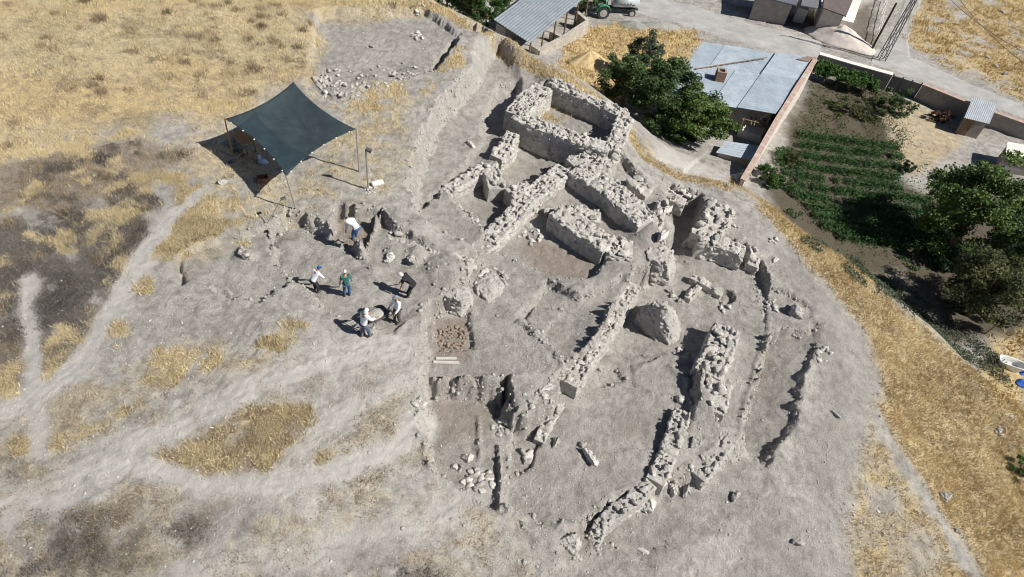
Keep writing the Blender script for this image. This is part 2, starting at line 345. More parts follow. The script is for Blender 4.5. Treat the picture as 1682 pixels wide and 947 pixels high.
burnt = np.maximum.reduce([burnt, soft([(-60, 400), (60, 350), (180, 330), (235, 330), (190, 430), (110, 520), (40, 580), (-60, 620)], .5, 1.2) * sstep(.31, .46, bz), soft([(140, 455), (222, 378), (218, 445), (160, 505)], .4, .8) * sstep(.29, .44, bz), soft([(62, 560), (132, 440), (155, 470), (122, 560), (76, 645)], .4, .8) * sstep(.31, .47, bz)])
brownz = soft([(-60, 262), (60, 252), (240, 232), (300, 262), (230, 330), (260, 420), (190, 470), (100, 620), (-60, 660)], .8, 1.6) * sstep(.42, .68, fbm(X * .9, Y * .9, 91, 5, .65))
brownz = np.maximum(brownz, soft([(90, 850), (200, 810), (350, 830), (330, 920), (150, 960)], .6, 1.4) * sstep(.42, .62, N2) * .8)
brownz = np.maximum(brownz, soft([(-40, 268), (60, 258), (230, 236), (305, 250), (280, 290), (180, 305), (120, 335), (40, 350), (-40, 345)], .4, .9) * sstep(.28, .44, bz))
brownz = np.maximum(brownz, isl * sstep(.3, .6, fbm(X * .9, Y * .9, 92, 4, .6)))
gr = np.clip(np.maximum.reduce([gold, sparse * .75, spl, slope_g * (1 - slope_path) * (1 - .55 * slope_sp * sstep(.35, .6, N2)), rim, tops, isl, isl2 * .85, low, stub * .35]), 0, 1)
track = np.clip(np.maximum.reduce([line(T1, .75, .5, .9) * (.55 + .45 * sstep(.4, .6, N2)), line(T2, .5, .35), line(T3, .35, .25), line(T5, .5, .35), line(T6, .35, .3) * .8, line(T7, .5, .4) * .6]), 0, 1)
BRK = sstep(.34, .62, fbm(X * 1.6, Y * 1.6, 95, 5, .7)) * (.35 + .65 * sstep(.3, .6, fbm(X * 4, Y * 4, 94, 3, .7))); isl = isl * BRK; isl2 = isl2 * BRK; 
gr = gr * (1 - .85 * np.maximum(burnt, brownz * (1 - gold) * .8 * (1 - isl)) * (1 - slope_g)); spl = spl * (1 - .9 * np.maximum(burnt, brownz))
gr = gr * (1 - np.where(IN, track, 0)); burnt = burnt * (1 - track); brownz = brownz * (1 - track)
red = np.clip(soft([(870, 390), (985, 425), (960, 460), (880, 440), (850, 410)], .3, .4) * .9 + soft([(705, 660), (815, 665), (800, 710), (720, 730)], .3, .4) * .7 + soft([(712, 520), (770, 520), (776, 590), (715, 600)], .15, .2) * .9
              + soft([(1010, 690), (1060, 690), (1060, 720), (1010, 730)], .5, .5) * .5 + soft([(930, 590), (1000, 640), (960, 660), (900, 520)], .4, .4) * .3 + soft([(560, 358), (620, 362), (604, 410), (550, 396)], .2, .3) * .8 + soft([(840, 240), (1045, 380), (870, 345), (760, 350)], .5, .4) * .3 + soft([(1240, 580), (1290, 590), (1280, 660), (1240, 640)], .4, .4) * .4
              + soft([(930, 860), (1000, 870), (980, 900), (930, 910)], .3, .4) * .4, 0, 1)
ash = np.clip(np.maximum.reduce([FLOORM * (.30 + .4 * fbm(X * .7, Y * .7, 131, 3)), soft([(1180, 320), (1290, 385), (1440, 560), (1440, 690), (1380, 800), (1400, 980), (1150, 980), (1250, 860), (1345, 720), (1330, 540), (1270, 430)], .8, 1.0) * (.45 + .6 * N1),
       soft([(800, 90), (900, 110), (985, 165), (900, 130), (840, 130), (800, 200)], .5, .5) * .6, soft([(640, 150), (700, 150), (690, 200), (640, 260), (600, 200)], .5, .7) * .4]), 0, 1) * (1 - track)
# village zones
garden = soft([(1330, 130), (1450, 130), (1500, 200), (1480, 300), (1560, 330), (1700, 320), (1700, 560), (1560, 560), (1400, 455), (1300, 380), (1270, 300), (1310, 170)], .8, 1.0)
straw = soft([(1450, 190), (1500, 165), (1580, 210), (1580, 235), (1500, 290), (1470, 260)], .5, .6)
vgold = np.clip(soft([(960, 50), (1010, 35), (1150, 50), (1140, 100), (1050, 130), (930, 120), (920, 90)], .6, 1.2) + soft([(1490, 20), (1560, -60), (1800, -60), (1800, 200), (1682, 165), (1580, 115), (1520, 90), (1490, 60)], 1, 2.0) * sstep(.3, .5, N1) + soft([(1640, 560), (1700, 540), (1700, 720), (1620, 640)], .6, .8), 0, 1)
darkv = np.clip(soft([(1180, 0), (1300, 25), (1440, 0), (1440, 80), (1400, 90), (1330, 50), (1230, 25)], 1, 1.2), 0, 1) * .8
gr = np.where(OUT, np.clip(np.maximum.reduce([vgold, straw * .6, slope_g * (SDE < 2.5), sstep(4, .5, SDE) * .5 * sstep(.45, .6, N2)]), 0, 1), gr)
gold_tone = np.where(OUT, 1.0, np.clip(np.maximum.reduce([slope_g * .4, rim * .6, gold * sstep(.40, .62, N3 * .5 + fbm(X * .12, Y * .4, 97, 3) * .5) * .85]), 0, 1))
brownz = np.maximum(brownz, gold * sstep(.56, .70, fbm(X * .5, Y * .8, 98, 5, .65)) * .7)
vpath = soft([(1075, 262), (1120, 290), (1180, 310), (1195, 288), (1135, 258), (1088, 234)], .4, .3)
track = np.maximum(track, vpath * .8)
soil = np.where(OUT, garden * (1 - straw), 0)
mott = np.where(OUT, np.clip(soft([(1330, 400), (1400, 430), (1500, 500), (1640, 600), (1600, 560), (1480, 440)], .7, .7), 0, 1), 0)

nvx, nvy = len(GX), len(GY)
me = bpy.data.meshes.new("ground")
me.vertices.add(nvx * nvy)
me.vertices.foreach_set("co", np.stack([X, Y, Z], -1).astype(np.float32).ravel())
jj, ii = np.meshgrid(np.arange(nvy - 1), np.arange(nvx - 1), indexing='ij')
a = (jj * nvx + ii).ravel(); quads = np.stack([a, a + 1, a + 1 + nvx, a + nvx], -1).astype(np.int32)
me.loops.add(quads.size); me.loops.foreach_set("vertex_index", quads.ravel())
me.polygons.add(len(quads)); me.polygons.foreach_set("loop_start", np.arange(0, quads.size, 4, dtype=np.int32))
me.update(calc_edges=True)
me.polygons.foreach_set("use_smooth", np.ones(len(quads), bool))
def attr(name, ch):
    at = me.color_attributes.new(name, 'FLOAT_COLOR', 'POINT')
    arr = np.ones((nvx * nvy, 4), np.float32)
    for k, c in enumerate(ch): arr[:, k] = np.clip(c, 0, 1).ravel()
    at.data.foreach_set("color", arr.ravel())
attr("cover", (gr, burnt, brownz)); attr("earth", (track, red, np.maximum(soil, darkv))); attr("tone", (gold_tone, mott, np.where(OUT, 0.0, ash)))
ground_ob = bpy.data.objects.new("ground", me); COL.objects.link(ground_ob); ground_ob["kind"] = "structure"
# ------------------------------------------------------------------ materials
class N:
    """tiny node-graph writer"""
    def __init__(s, name):
        s.m = bpy.data.materials.new(name); s.m.use_nodes = True; s.t = s.m.node_tree
        s.b = s.t.nodes["Principled BSDF"]; s.b.inputs["Roughness"].default_value = .95
        s.b.inputs["Specular IOR Level"].default_value = .15
    def n(s, ty, **k):
        x = s.t.nodes.new(ty)
        for a, v in k.items(): setattr(x, a, v)
        return x
    def L(s, a, b): s.t.links.new(a, b)
    def coord(s, kind="Object"):
        return s.n("ShaderNodeTexCoord").outputs[kind]
    def noise(s, scale, detail=4, rough=.6, vec=None, stretch=None):
        x = s.n("ShaderNodeTexNoise"); x.inputs["Scale"].default_value = scale; x.inputs["Detail"].default_value = detail; x.inputs["Roughness"].default_value = rough
        v = vec if vec is not None else s.coord()
        if stretch:
            mp = s.n("ShaderNodeMapping"); mp.inputs["Scale"].default_value = stretch; s.L(v, mp.inputs[0]); v = mp.outputs[0]
        s.L(v, x.inputs["Vector"]); return x.outputs["Fac"]
    def voro(s, scale, out="Distance", feature='F1', vec=None):
        x = s.n("ShaderNodeTexVoronoi", feature=feature); x.inputs["Scale"].default_value = scale
        s.L(vec if vec is not None else s.coord(), x.inputs["Vector"]); return x.outputs[out]
    def ramp(s, f, stops):
        r = s.n("ShaderNodeValToRGB"); e = r.color_ramp.elements
        while len(e) < len(stops): e.new(.5)
        for el, (p, c) in zip(e, stops):
            el.position = p; el.color = (*c, 1) if len(c) == 3 else c
        s.L(f, r.inputs[0]); return r.outputs[0]
    def val(s, f, a, b, c=0., d=1.):
        r = s.n("ShaderNodeMapRange"); r.inputs[1].default_value = a; r.inputs[2].default_value = b; r.inputs[3].default_value = c; r.inputs[4].default_value = d
        s.L(f, r.inputs[0]); return r.outputs[0]
    def math(s, op, a, b):
        r = s.n("ShaderNodeMath", operation=op)
        for k, v in ((0, a), (1, b)):
            if isinstance(v, (int, float)): r.inputs[k].default_value = v
            else: s.L(v, r.inputs[k])
        return r.outputs[0]
    def mix(s, f, a, b, mode='MIX'):
        r = s.n("ShaderNodeMix", data_type='RGBA', blend_type=mode)
        for k, v in ((0, f), (6, a), (7, b)):
            if isinstance(v, (int, float)): r.inputs[k].default_value = v
            elif isinstance(v, tuple): r.inputs[k].default_value = (*v, 1)
            else: s.L(v, r.inputs[k])
        return r.outputs[2]
    def color(s, c):
        if isinstance(c, tuple): s.b.inputs["Base Color"].default_value = (*c, 1)
        else: s.L(c, s.b.inputs["Base Color"])
    def bump(s, h, strength=.5, dist=.05):
        b = s.n("ShaderNodeBump"); b.inputs["Strength"].default_value = strength; b.inputs["Distance"].default_value = dist
        s.L(h, b.inputs["Height"]); s.L(b.outputs[0], s.b.inputs["Normal"])
    def attr(s, name):
        a = s.n("ShaderNodeAttribute", attribute_name=name); return a

def mat_ground():
    g = N("ground_cover"); co = g.coord()
    cover = g.attr("cover"); earth = g.attr("earth"); tone = g.attr("tone")
    sc = g.n("ShaderNodeSeparateColor"); g.L(cover.outputs["Color"], sc.inputs[0])
    se = g.n("ShaderNodeSeparateColor"); g.L(earth.outputs["Color"], se.inputs[0])
    stn = g.n("ShaderNodeSeparateColor"); g.L(tone.outputs["Color"], stn.inputs[0])
    big = g.noise(.35, 5, .6, co); mid = g.noise(2.2, 6, .65, co); fine = g.noise(14, 6, .75, co); grit = g.noise(60, 3, .7, co)
    dirt = g.ramp(big, [(.3, (.335, .316, .288)), (.5, (.425, .403, .370)), (.7, (.50, .477, .441))])
    dirt = g.mix(.75, dirt, g.ramp(mid, [(.32, (.55, .54, .53)), (.5, (.95, .95, .95)), (.68, (1.3, 1.29, 1.27))]), 'MULTIPLY')
    dirt = g.mix(.8, dirt, g.ramp(fine, [(.28, (.58, .57, .55)), (.5, (1, 1, 1)), (.75, (1.3, 1.3, 1.28))]), 'MULTIPLY')
    dirt = g.mix(.6, dirt, g.ramp(grit, [(.3, (.65, .64, .62)), (.55, (1, 1, 1)), (.72, (1.35, 1.35, 1.35))]), 'MULTIPLY')
    # steeper faces mixed towards a paler tone
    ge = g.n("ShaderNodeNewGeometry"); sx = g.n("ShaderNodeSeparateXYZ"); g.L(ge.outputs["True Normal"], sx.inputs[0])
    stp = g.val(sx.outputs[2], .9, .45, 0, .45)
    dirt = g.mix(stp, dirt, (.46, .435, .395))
    dirt = g.mix(g.math('MULTIPLY', se.outputs[1], .75), dirt, g.mix(.6, (.285, .215, .17), g.ramp(fine, [(.3, (.7, .68, .66)), (.7, (1.2, 1.2, 1.2))]), 'MULTIPLY'))
    trk = g.mix(.4, (.60, .575, .535), g.ramp(mid, [(.3, (.75, .75, .75)), (.7, (1.1, 1.1, 1.1))]), 'MULTIPLY')
    dirt = g.mix(g.math('MULTIPLY', se.outputs[0], .7), dirt, trk)
    soilc = g.ramp(fine, [(.3, (.06, .05, .036)), (.7, (.17, .145, .105))])
    dirt = g.mix(se.outputs[2], dirt, soilc)
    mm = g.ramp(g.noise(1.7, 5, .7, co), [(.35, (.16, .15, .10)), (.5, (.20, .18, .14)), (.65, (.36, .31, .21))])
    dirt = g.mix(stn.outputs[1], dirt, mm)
    ashc = g.mix(.7, (.282, .267, .245), g.ramp(fine, [(.3, (.72, .71, .7)), (.7, (1.25, 1.25, 1.25))]), 'MULTIPLY')
    dirt = g.mix(g.math('MULTIPLY', stn.outputs[2], .52), dirt, ashc)
    # dry grass mats
    pale = g.ramp(mid, [(.25, (.30, .24, .145)), (.45, (.52, .425, .25)), (.7, (.66, .56, .36))])
    gold = g.ramp(mid, [(.25, (.33, .24, .12)), (.45, (.55, .415, .205)), (.7, (.68, .535, .29))])
    gc = g.mix(stn.outputs[0], pale, gold)
    gc = g.mix(.85, gc, g.ramp(fine, [(.3, (.45, .42, .38)), (.5, (.95, .95, .95)), (.72, (1.25, 1.25, 1.25))]), 'MULTIPLY')
    gm = g.math('MULTIPLY', sc.outputs[0], g.val(g.math('ADD', g.math('MULTIPLY', fine, .5), g.math('MULTIPLY', mid, .5)), .36, .54, .3, 1.0))
    c = g.mix(gm, dirt, gc)
    br = g.ramp(fine, [(.3, (.12, .09, .06)), (.55, (.26, .205, .14)), (.75, (.40, .33, .235))])
    c = g.mix(g.math('MULTIPLY', sc.outputs[2], g.val(mid, .35, .6, .25, .9)), c, br)
    bu = g.ramp(fine, [(.3, (.028, .027, .027)), (.55, (.082, .079, .077)), (.75, (.23, .22, .21))])
    c = g.mix(g.math('MULTIPLY', sc.outputs[1], g.val(mid, .34, .56, .15, .9)), c, bu)
    g.color(c)
    h = g.math('ADD', g.math('ADD', g.math('MULTIPLY', fine, .75), g.math('MULTIPLY', grit, .22)), g.math('MULTIPLY', mid, 1.2))
    g.bump(h, 1.0, .13)
    return g.m
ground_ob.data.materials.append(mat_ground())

def simple(name, c, rough=.8, spec=.2, metal=0., var=.15, scale=6., bump=0., bscale=30.):
    g = N(name); co = g.coord(); f = g.noise(scale, 5, .65, co)
    lo = tuple(x * (1 - var) for x in c); hi = tuple(min(1, x * (1 + var)) for x in c)
    g.color(g.ramp(f, [(.3, lo), (.7, hi)])); g.b.inputs["Roughness"].default_value = rough
    g.b.inputs["Specular IOR Level"].default_value = spec; g.b.inputs["Metallic"].default_value = metal
    if bump: g.bump(g.noise(bscale, 5, .7, co), bump, .04)
    return g.m

def mat_stone(name, light, dark, earth, cell=3.2):
    g = N(name); co = g.coord()
    v = g.voro(cell, "Color", vec=co); bw = g.n("ShaderNodeRGBToBW"); g.L(v, bw.inputs[0])
    c = g.ramp(bw.outputs[0], [(.15, dark), (.5, tuple((a + b) / 2 for a, b in zip(light, dark))), (.85, light)])
    fine = g.noise(16, 6, .72, co); mid = g.noise(3, 5, .65, co)
    c = g.mix(g.val(mid, .42, .62, 0, .85), c, earth)
    c = g.mix(.8, c, g.ramp(fine, [(.28, (.55, .54, .52)), (.5, (1, 1, 1)), (.75, (1.3, 1.3, 1.28))]), 'MULTIPLY')
    g.color(c); g.bump(g.math('ADD', fine, g.math('MULTIPLY', mid, .6)), 1.0, .09); return g.m
# ------------------------------------------------------------------ object plumbing
def tag(o, label, cat, group=None, kind=None):
    if label: o["label"] = label
    if cat: o["category"] = cat
    if group: o["group"] = group
    if kind: o["kind"] = kind
    return o
def link(name, mesh, mat=None, parent=None, loc=None):
    o = bpy.data.objects.new(name, mesh); COL.objects.link(o)
    if mat is not None and len(mesh.materials) == 0: mesh.materials.append(mat)
    if parent is not None: o.parent = parent
    if loc is not None: o.location = loc
    return o
def empty(name, loc, label, cat, group=None, rotz=0.):
    o = bpy.data.objects.new(name, None); COL.objects.link(o); o.location = loc; o.rotation_euler = (0, 0, rotz)
    o.empty_display_size = .2
    return tag(o, label, cat, group)
def mesh_np(name, V, Fc, smooth=False, mats=None, mi=None):
    """V (n,3); Fc (m,k) index array"""
    me = bpy.data.meshes.new(name); V = np.asarray(V, np.float32); Fc = np.asarray(Fc, np.int32); k = Fc.shape[1]
    me.vertices.add(len(V)); me.vertices.foreach_set("co", V.ravel())
    me.loops.add(Fc.size); me.loops.foreach_set("vertex_index", Fc.ravel())
    me.polygons.add(len(Fc)); me.polygons.foreach_set("loop_start", np.arange(0, Fc.size, k, dtype=np.int32))
    me.update(calc_edges=True)
    if smooth: me.polygons.foreach_set("use_smooth", np.ones(len(Fc), bool))
    return me
def bm_mesh(name, bm, smooth=False):
    me = bpy.data.meshes.new(name); bm.to_mesh(me); bm.free()
    if smooth:
        for p in me.polygons: p.use_smooth = True
    return me
def add_box(bm, c, s, rot=None, bevel=0):
    r = bmesh.ops.create_cube(bm, size=1.0); vs = r['verts']
    M = Matrix.Translation(Vector(c)) @ (rot.to_4x4() if rot is not None else Matrix.Identity(4)) @ Matrix.Diagonal((*s, 1))
    bmesh.ops.transform(bm, matrix=M, verts=vs)
    if bevel:
        es = list({e for v in vs for e in v.link_edges}); bmesh.ops.bevel(bm, geom=es, offset=bevel, segments=1, affect='EDGES')
    return vs
def add_tube(bm, a, b, r0, r1=None, seg=8):
    a = Vector(a); b = Vector(b); d = b - a; r1 = r0 if r1 is None else r1
    r = bmesh.ops.create_cone(bm, cap_ends=True, segments=seg, radius1=r0, radius2=r1, depth=d.length)
    q = d.to_track_quat('Z', 'Y').to_matrix().to_4x4()
    bmesh.ops.transform(bm, matrix=Matrix.Translation((a + b) / 2) @ q, verts=r['verts'])
    return r['verts']
def add_path(bm, pts, r, seg=6):
    for a, b in zip(pts[:-1], pts[1:]): add_tube(bm, a, b, r, seg=seg)

def _ico(n=2):
    bm = bmesh.new(); bmesh.ops.create_icosphere(bm, subdivisions=n, radius=1.0)
    V = np.array([v.co[:] for v in bm.verts]); Fc = np.array([[v.index for v in f.verts] for f in bm.faces]); bm.free(); return V, Fc
ICO2 = _ico(2); ICO3 = _ico(3); ICO1 = _ico(1)
def rock_shape(rng, ico=ICO2, block=4.0, rough=.22):
    V = ico[0].copy()
    V = V / (np.sum(np.abs(V) ** block, 1) ** (1 / block))[:, None]
    for _ in range(9):                                   # planar facets
        n = rng.normal(size=3); n /= np.linalg.norm(n); h = rng.uniform(.5, .9)
        k = V @ n; V = V - np.maximum(k - h, 0)[:, None] * n
    q = rng.uniform(0, 50, 3)
    V = V * (1 + rough * (np.sin(V[:, [0]] * 3 + q[0]) * np.sin(V[:, [1]] * 3.3 + q[1]) * np.sin(V[:, [2]] * 2.7 + q[2])))
    return V
def rotz(a):
    c, s = math.cos(a), math.sin(a); return np.array([[c, -s, 0], [s, c, 0], [0, 0, 1.0]])
def rrot(rng, tilt=.3, yaw=None):
    a = rng.uniform(0, 2 * math.pi) if yaw is None else yaw
    e, f = rng.normal(0, tilt, 2)
    Rx = np.array([[1, 0, 0], [0, math.cos(e), -math.sin(e)], [0, math.sin(e), math.cos(e)]]); Ry = np.array([[math.cos(f), 0, math.sin(f)], [0, 1, 0], [-math.sin(f), 0, math.cos(f)]])
    return rotz(a) @ Rx @ Ry
class Soup:
    def __init__(s): s.V = []; s.F = []; s.n = 0
    def add(s, V, Fc): s.V.append(V); s.F.append(np.asarray(Fc) + s.n); s.n += len(V)
    def mesh(s, name, smooth=False): return mesh_np(name, np.concatenate(s.V), np.concatenate(s.F), smooth)

DG = None
def fuse(me, voxel):
    """weld a pile of overlapping lumps into one continuous skin"""
    o = bpy.data.objects.new("tmp", me); COL.objects.link(o)
    m = o.modifiers.new("r", 'REMESH'); m.mode = 'VOXEL'; m.voxel_size = voxel; m.use_smooth_shade = True
    dg = bpy.context.evaluated_depsgraph_get()
    out = bpy.data.meshes.new_from_object(o.evaluated_get(dg)); nm = me.name
    bpy.data.objects.remove(o); bpy.data.meshes.remove(me); out.name = nm
    return out

STONE = mat_stone("limestone", (.66, .632, .582), (.39, .368, .336), (.475, .45, .41), 3.8)
RUBBLE = mat_stone("earthy_rubble", (.61, .58, .535), (.40, .376, .34), (.47, .445, .405), 5)
EARTHM = mat_stone("packed_earth", (.52, .495, .46), (.40, .38, .35), (.46, .44, .405), 1.5)
PALE = simple("pale_stone", (.56, .54, .50), .9, .15, var=.22, scale=5, bump=.8, bscale=18)
GREYS = simple("grey_stone", (.42, .40, .37), .9, .15, var=.25, scale=5, bump=.8, bscale=18)

def along(pts, step):
    pts = [np.asarray(p) for p in pts]; out = []
    for a, b in zip(pts[:-1], pts[1:]):
        L = np.linalg.norm((b - a)[:2]); n = max(1, int(round(L / step)))
        for k in range(n): out.append((a + (b - a) * (k + .5) / n, (b - a) / max(L, 1e-6)))
    return out

WALLN = [0]
def stone_wall(label, px, width=.9, depth=1.2, stone=.30, mat=None, rough=.12, voxel=.027, lumps=1.0, core_drop=.085, group="excavated ancient walls", name="stone_wall"):
    """px: (x, y, z) of the wall's top centre line; rubble faces and an uneven top, welded to one body"""
    WALLN[0] += 1; rng = np.random.default_rng(100 + WALLN[0])
    pts = [P(*p) for p in px]; s = Soup(); stone *= .76; lg = lambda: float(np.clip(np.exp(rng.normal(-.08, .36)), .45, 1.9))
    # core: earth and mortar that the stones sit in
    for c, t in along(pts, .35):
        n = np.array([-t[1], t[0], 0]); dz = core_drop + rng.uniform(0, .12)
        w = width * rng.uniform(.90, 1.0) / 2
        L = .28; tt = np.array([t[0], t[1], 0])
        cs = [c + tt * a * L + n * b * w * (1 if h else 1.12) + np.array([0, 0, (-dz if h else -depth - .3)]) for h in (0, 1) for a, b in ((-1, -1), (1, -1), (1, 1), (-1, 1))]
        s.add(np.array(cs), [[0, 3, 2], [0, 2, 1], [4, 5, 6], [4, 6, 7], [0, 1, 5], [0, 5, 4], [1, 2, 6], [1, 6, 5], [2, 3, 7], [2, 7, 6], [3, 0, 4], [3, 4, 7]])
    for c, t in along(pts, stone * .85):
        n = np.array([-t[1], t[0], 0]); yaw = math.atan2(t[1], t[0])
        hgap = rng.random() < .12
        # top course
        m = max(1, int(round(width / (stone * .95))))
        for k in range(m):
            if rng.random() > .93 * lumps: continue
            o = ((k + .5) / m - .5) * width
            sz = np.array([rng.uniform(.7, 1.35), rng.uniform(.6, 1.1), rng.uniform(.45, .85)]) * stone * .56 * lg()
            V = (rock_shape(rng) * sz) @ rrot(rng, rough * 1.6, yaw + rng.normal(0, .25)).T
            z = -core_drop + rng.uniform(-.6, .5) * rough - (.14 if hgap else 0)
            s.add(V + c + n * o + np.array([0, 0, z]) + rng.normal(0, .03, 3), ICO2[1])
        # face courses
        rows = max(1, int(depth / (stone * .75)))
        for sgn in (-1, 1):
            for r in range(rows):
                if rng.random() > .86 * lumps: continue
                sz = np.array([rng.uniform(.7, 1.4), rng.uniform(.35, .6), rng.uniform(.45, .8)]) * stone * .55 * lg()
                V = (rock_shape(rng) * sz) @ rrot(rng, rough * .8, yaw + rng.normal(0, .12)).T
                o = sgn * (width / 2 - .05 + .05 * r / rows + rng.normal(0, .025))
                s.add(V + c + n * o + np.array([0, 0, -core_drop - .12 - r * stone * .75 + rng.normal(0, .04)]) + np.array([t[0], t[1], 0]) * (stone * .4 if r % 2 else 0), ICO2[1])
    me = fuse(s.mesh(name), voxel)
    ob = link(name, me, mat or STONE)
    return tag(ob, label, "ancient wall", group)

A_ = "excavated ancient walls"
stone_wall("long north wall of the topmost walled room, its inner face in deep shade", [(905, 130, -.45), (962, 155, -.45), (1029, 184, -.45)], .85, 1.6)
stone_wall("thick west wall of the topmost walled room, pale and wide topped", [(893, 140, -.4), (868, 158, -.4), (848, 182, -.4)], 1.3, 1.9, .26, rough=.1)
stone_wall("south wall of the topmost walled room, between it and the shaded room below", [(846, 186, -.5), (899, 206, -.5), (940, 221, -.5), (1000, 238, -.5)], .95, 2.1, .28)
stone_wall("short east wall of the topmost walled room, next to the golden grass strip", [(1028, 190, -.5), (1016, 222, -.5), (1006, 243, -.6)], 1.0, 2.0)
stone_wall("slumped rubble wall running down from the east end of the topmost room", [(1004, 250, -.95), (975, 258, -1.0), (945, 268, -.95)], 1.5, 1.6, .3, RUBBLE, .18)
stone_wall("upright corner wall at the west end of the deep shaded room", [(843, 214, -.8), (830, 238, -.95), (816, 254, -1.1)], .85, 1.6, .34, rough=.16)
stone_wall("white topped wall that throws a long thin shadow beside the sloping cut", [(800, 268, -1.05), (766, 290, -1.15), (730, 312, -1.25)], .8, 1.1, .34, rough=.16)
stone_wall("stubby wedge shaped cross wall between the two shaded rooms", [(803, 268, -1.05), (812, 290, -1.0), (816, 304, -1.1)], .95, 1.3, .36, rough=.18)
stone_wall("long rubble wall sweeping down from the shaded room to the middle of the dig", [(928, 273, -1.0), (898, 297, -1.05), (873, 316, -1.1), (860, 329, -1.15), (842, 351, -1.2), (823, 370, -1.25), (806, 389, -1.35), (786, 410, -1.55), (772, 424, -1.7)], 1.05, 1.1, .28, rough=.13)
stone_wall("short rubble spur with a black shadow at its western end", [(872, 302, -1.05), (840, 314, -1.05)], .9, 1.3, .3, rough=.16)
stone_wall("low line of footing stones between two sunken floors", [(738, 330, -1.55), (765, 346, -1.6), (780, 362, -1.65), (800, 374, -1.7)], .35, .5, .27, lumps=.9, rough=.12)
stone_wall("broad flat topped wall slanting down the middle room, its southwest face in shade", [(950, 272, -.85), (1008, 308, -.85), (1064, 360, -.9)], 1.5, 1.25, .25, rough=.08)
stone_wall("wide wall block in the middle room with a dark undercut southwest face", [(918, 342, -1.0), (955, 370, -1.0), (1000, 399, -1.05), (1038, 406, -1.1)], 1.35, 1.25, .33, rough=.13)
stone_wall("low square stone platform beside the wide wall block", [(936, 342, -1.15), (985, 352, -1.3)], .9, .9, .3, rough=.08)
stone_wall("crumbling rubble bank curving below the middle room", [(1066, 384, -1.7), (1046, 418, -1.85), (1012, 450, -1.95), (948, 482, -2.05)], 1.1, 1.0, .22, EARTHM, .08)
stone_wall("long straight diagonal wall with a bright eastern face and a dark blunt end", [(1035, 462, -2.05), (1003, 512, -2.1), (965, 570, -2.1), (932, 622, -2.15)], 1.2, 1.1, .24, RUBBLE, .07)
stone_wall("upright row of large white blocks above the deep eastern floor", [(1092, 326, -1.15), (1083, 354, -1.25), (1068, 386, -1.4)], .6, 1.9, .5, rough=.2)
stone_wall("rough cut bank of earth and stones behind the standing workers", [(640, 379, -.3), (700, 400, -.35), (772, 428, -.55)], .75, .8, .3, RUBBLE, .14)
stone_wall("low curving line of drain stones beside the large southern floor", [(922, 652, -3.0), (908, 680, -3.05), (896, 700, -3.05), (888, 718, -3.05)], .5, .5, .3, rough=.08)
stone_wall("low stone wall closing the east side of the large southern floor", [(1123, 672, -2.85), (1113, 705, -2.85), (1096, 750, -2.95), (1078, 786, -3.1)], .8, .6, .3, rough=.15, lumps=.92)
stone_wall("heavy double row of tumbled stones, upper part of the eastern rubble wall", [(1196, 536, -2.35), (1182, 575, -2.35), (1166, 608, -2.4)], 1.4, .95, .36, rough=.22)
stone_wall("heavy tumbled stones, lower part of the eastern rubble wall", [(1186, 618, -2.45), (1180, 645, -2.5), (1172, 668, -2.55)], 1.15, 1.0, .38, rough=.22)
stone_wall("high tumbled boulder wall at the northeast corner of the dig", [(1188, 333, -1.9), (1174, 362, -1.85), (1158, 384, -1.85)], 1.5, 1.4, .5, rough=.24)
stone_wall("short wall of flat blocks running right from the high boulder wall", [(1150, 386, -1.95), (1185, 394, -2.0), (1222, 410, -2.1)], .85, 1.2, .42, rough=.12)
stone_wall("left arm of the small stone box beside the round hearth", [(1150, 466, -3.0), (1132, 486, -3.05)], .35, .5, .34, rough=.12)
stone_wall("slab row of the small stone box beside the round hearth", [(1140, 452, -2.95), (1160, 462, -3.0), (1184, 478, -3.05)], .4, .55, .38, rough=.14)
stone_wall("low rubble wall remains lying across the upper trench", [(524, 122, -.25), (545, 148, -.2), (600, 138, -.2), (688, 112, -.25)], .95, .5, .26, rough=.2, lumps=.8)
stone_wall("bright earth wall with scattered stones at the foot of the lower rooms", [(1200, 712, -3.1), (1170, 752, -3.2), (1150, 775, -3.2)], .8, .9, .35, EARTHM, .14)
stone_wall("stacked stair like slabs beside the broad flat topped wall", [(1040, 292, -1.1), (1066, 312, -1.3)], .9, .9, .4, rough=.12)
stone_wall("tumbled stones on the grey slope above the deep eastern floor", [(1085, 302, -1.7), (1105, 318, -1.9), (1124, 330, -2.1)], .7, .6, .4, rough=.2, lumps=.85)
stone_wall("rubble on the rim beside the short flat block wall", [(1236, 402, -2.4), (1242, 422, -2.6), (1236, 436, -2.8)], .6, .7, .4, rough=.22)

stone_wall("bright earth bank edging the large southern floor, curving to the lower edge of the dig", [(1070, 792, -3.2), (1048, 812, -3.23), (1030, 824, -3.24), (1006, 842, -3.27), (988, 858, -3.3), (976, 888, -3.45)], .6, .9, .24, EARTHM, .1, lumps=.85)
stone_wall("thin pale earth ridge dividing the eastern floor from the outer trench", [(1236, 440, -3.34), (1250, 490, -3.36), (1262, 530, -3.37), (1246, 600, -3.40), (1229, 655, -3.42), (1212, 714, -3.46)], .34, .7, .1, EARTHM, .03)
0 and stone_wall("pale earth lip along the outermost trench at the right", [(1338, 545, -3.45), (1316, 608, -3.5), (1310, 655, -3.55), (1318, 668, -3.6)], .3, .5, .16, EARTHM, .06)
stone_wall("narrow baulk edge running down from the heavy double row of stones", [(1128, 604, -3.15), (1134, 640, -3.15), (1136, 668, -3.15)], .3, .3, .11, EARTHM, .04)
0 and stone_wall("ragged stony face above the square pit", [(704, 628, -1.75), (760, 632, -1.78), (812, 626, -1.8)], .5, .9, .2, RUBBLE, .12)
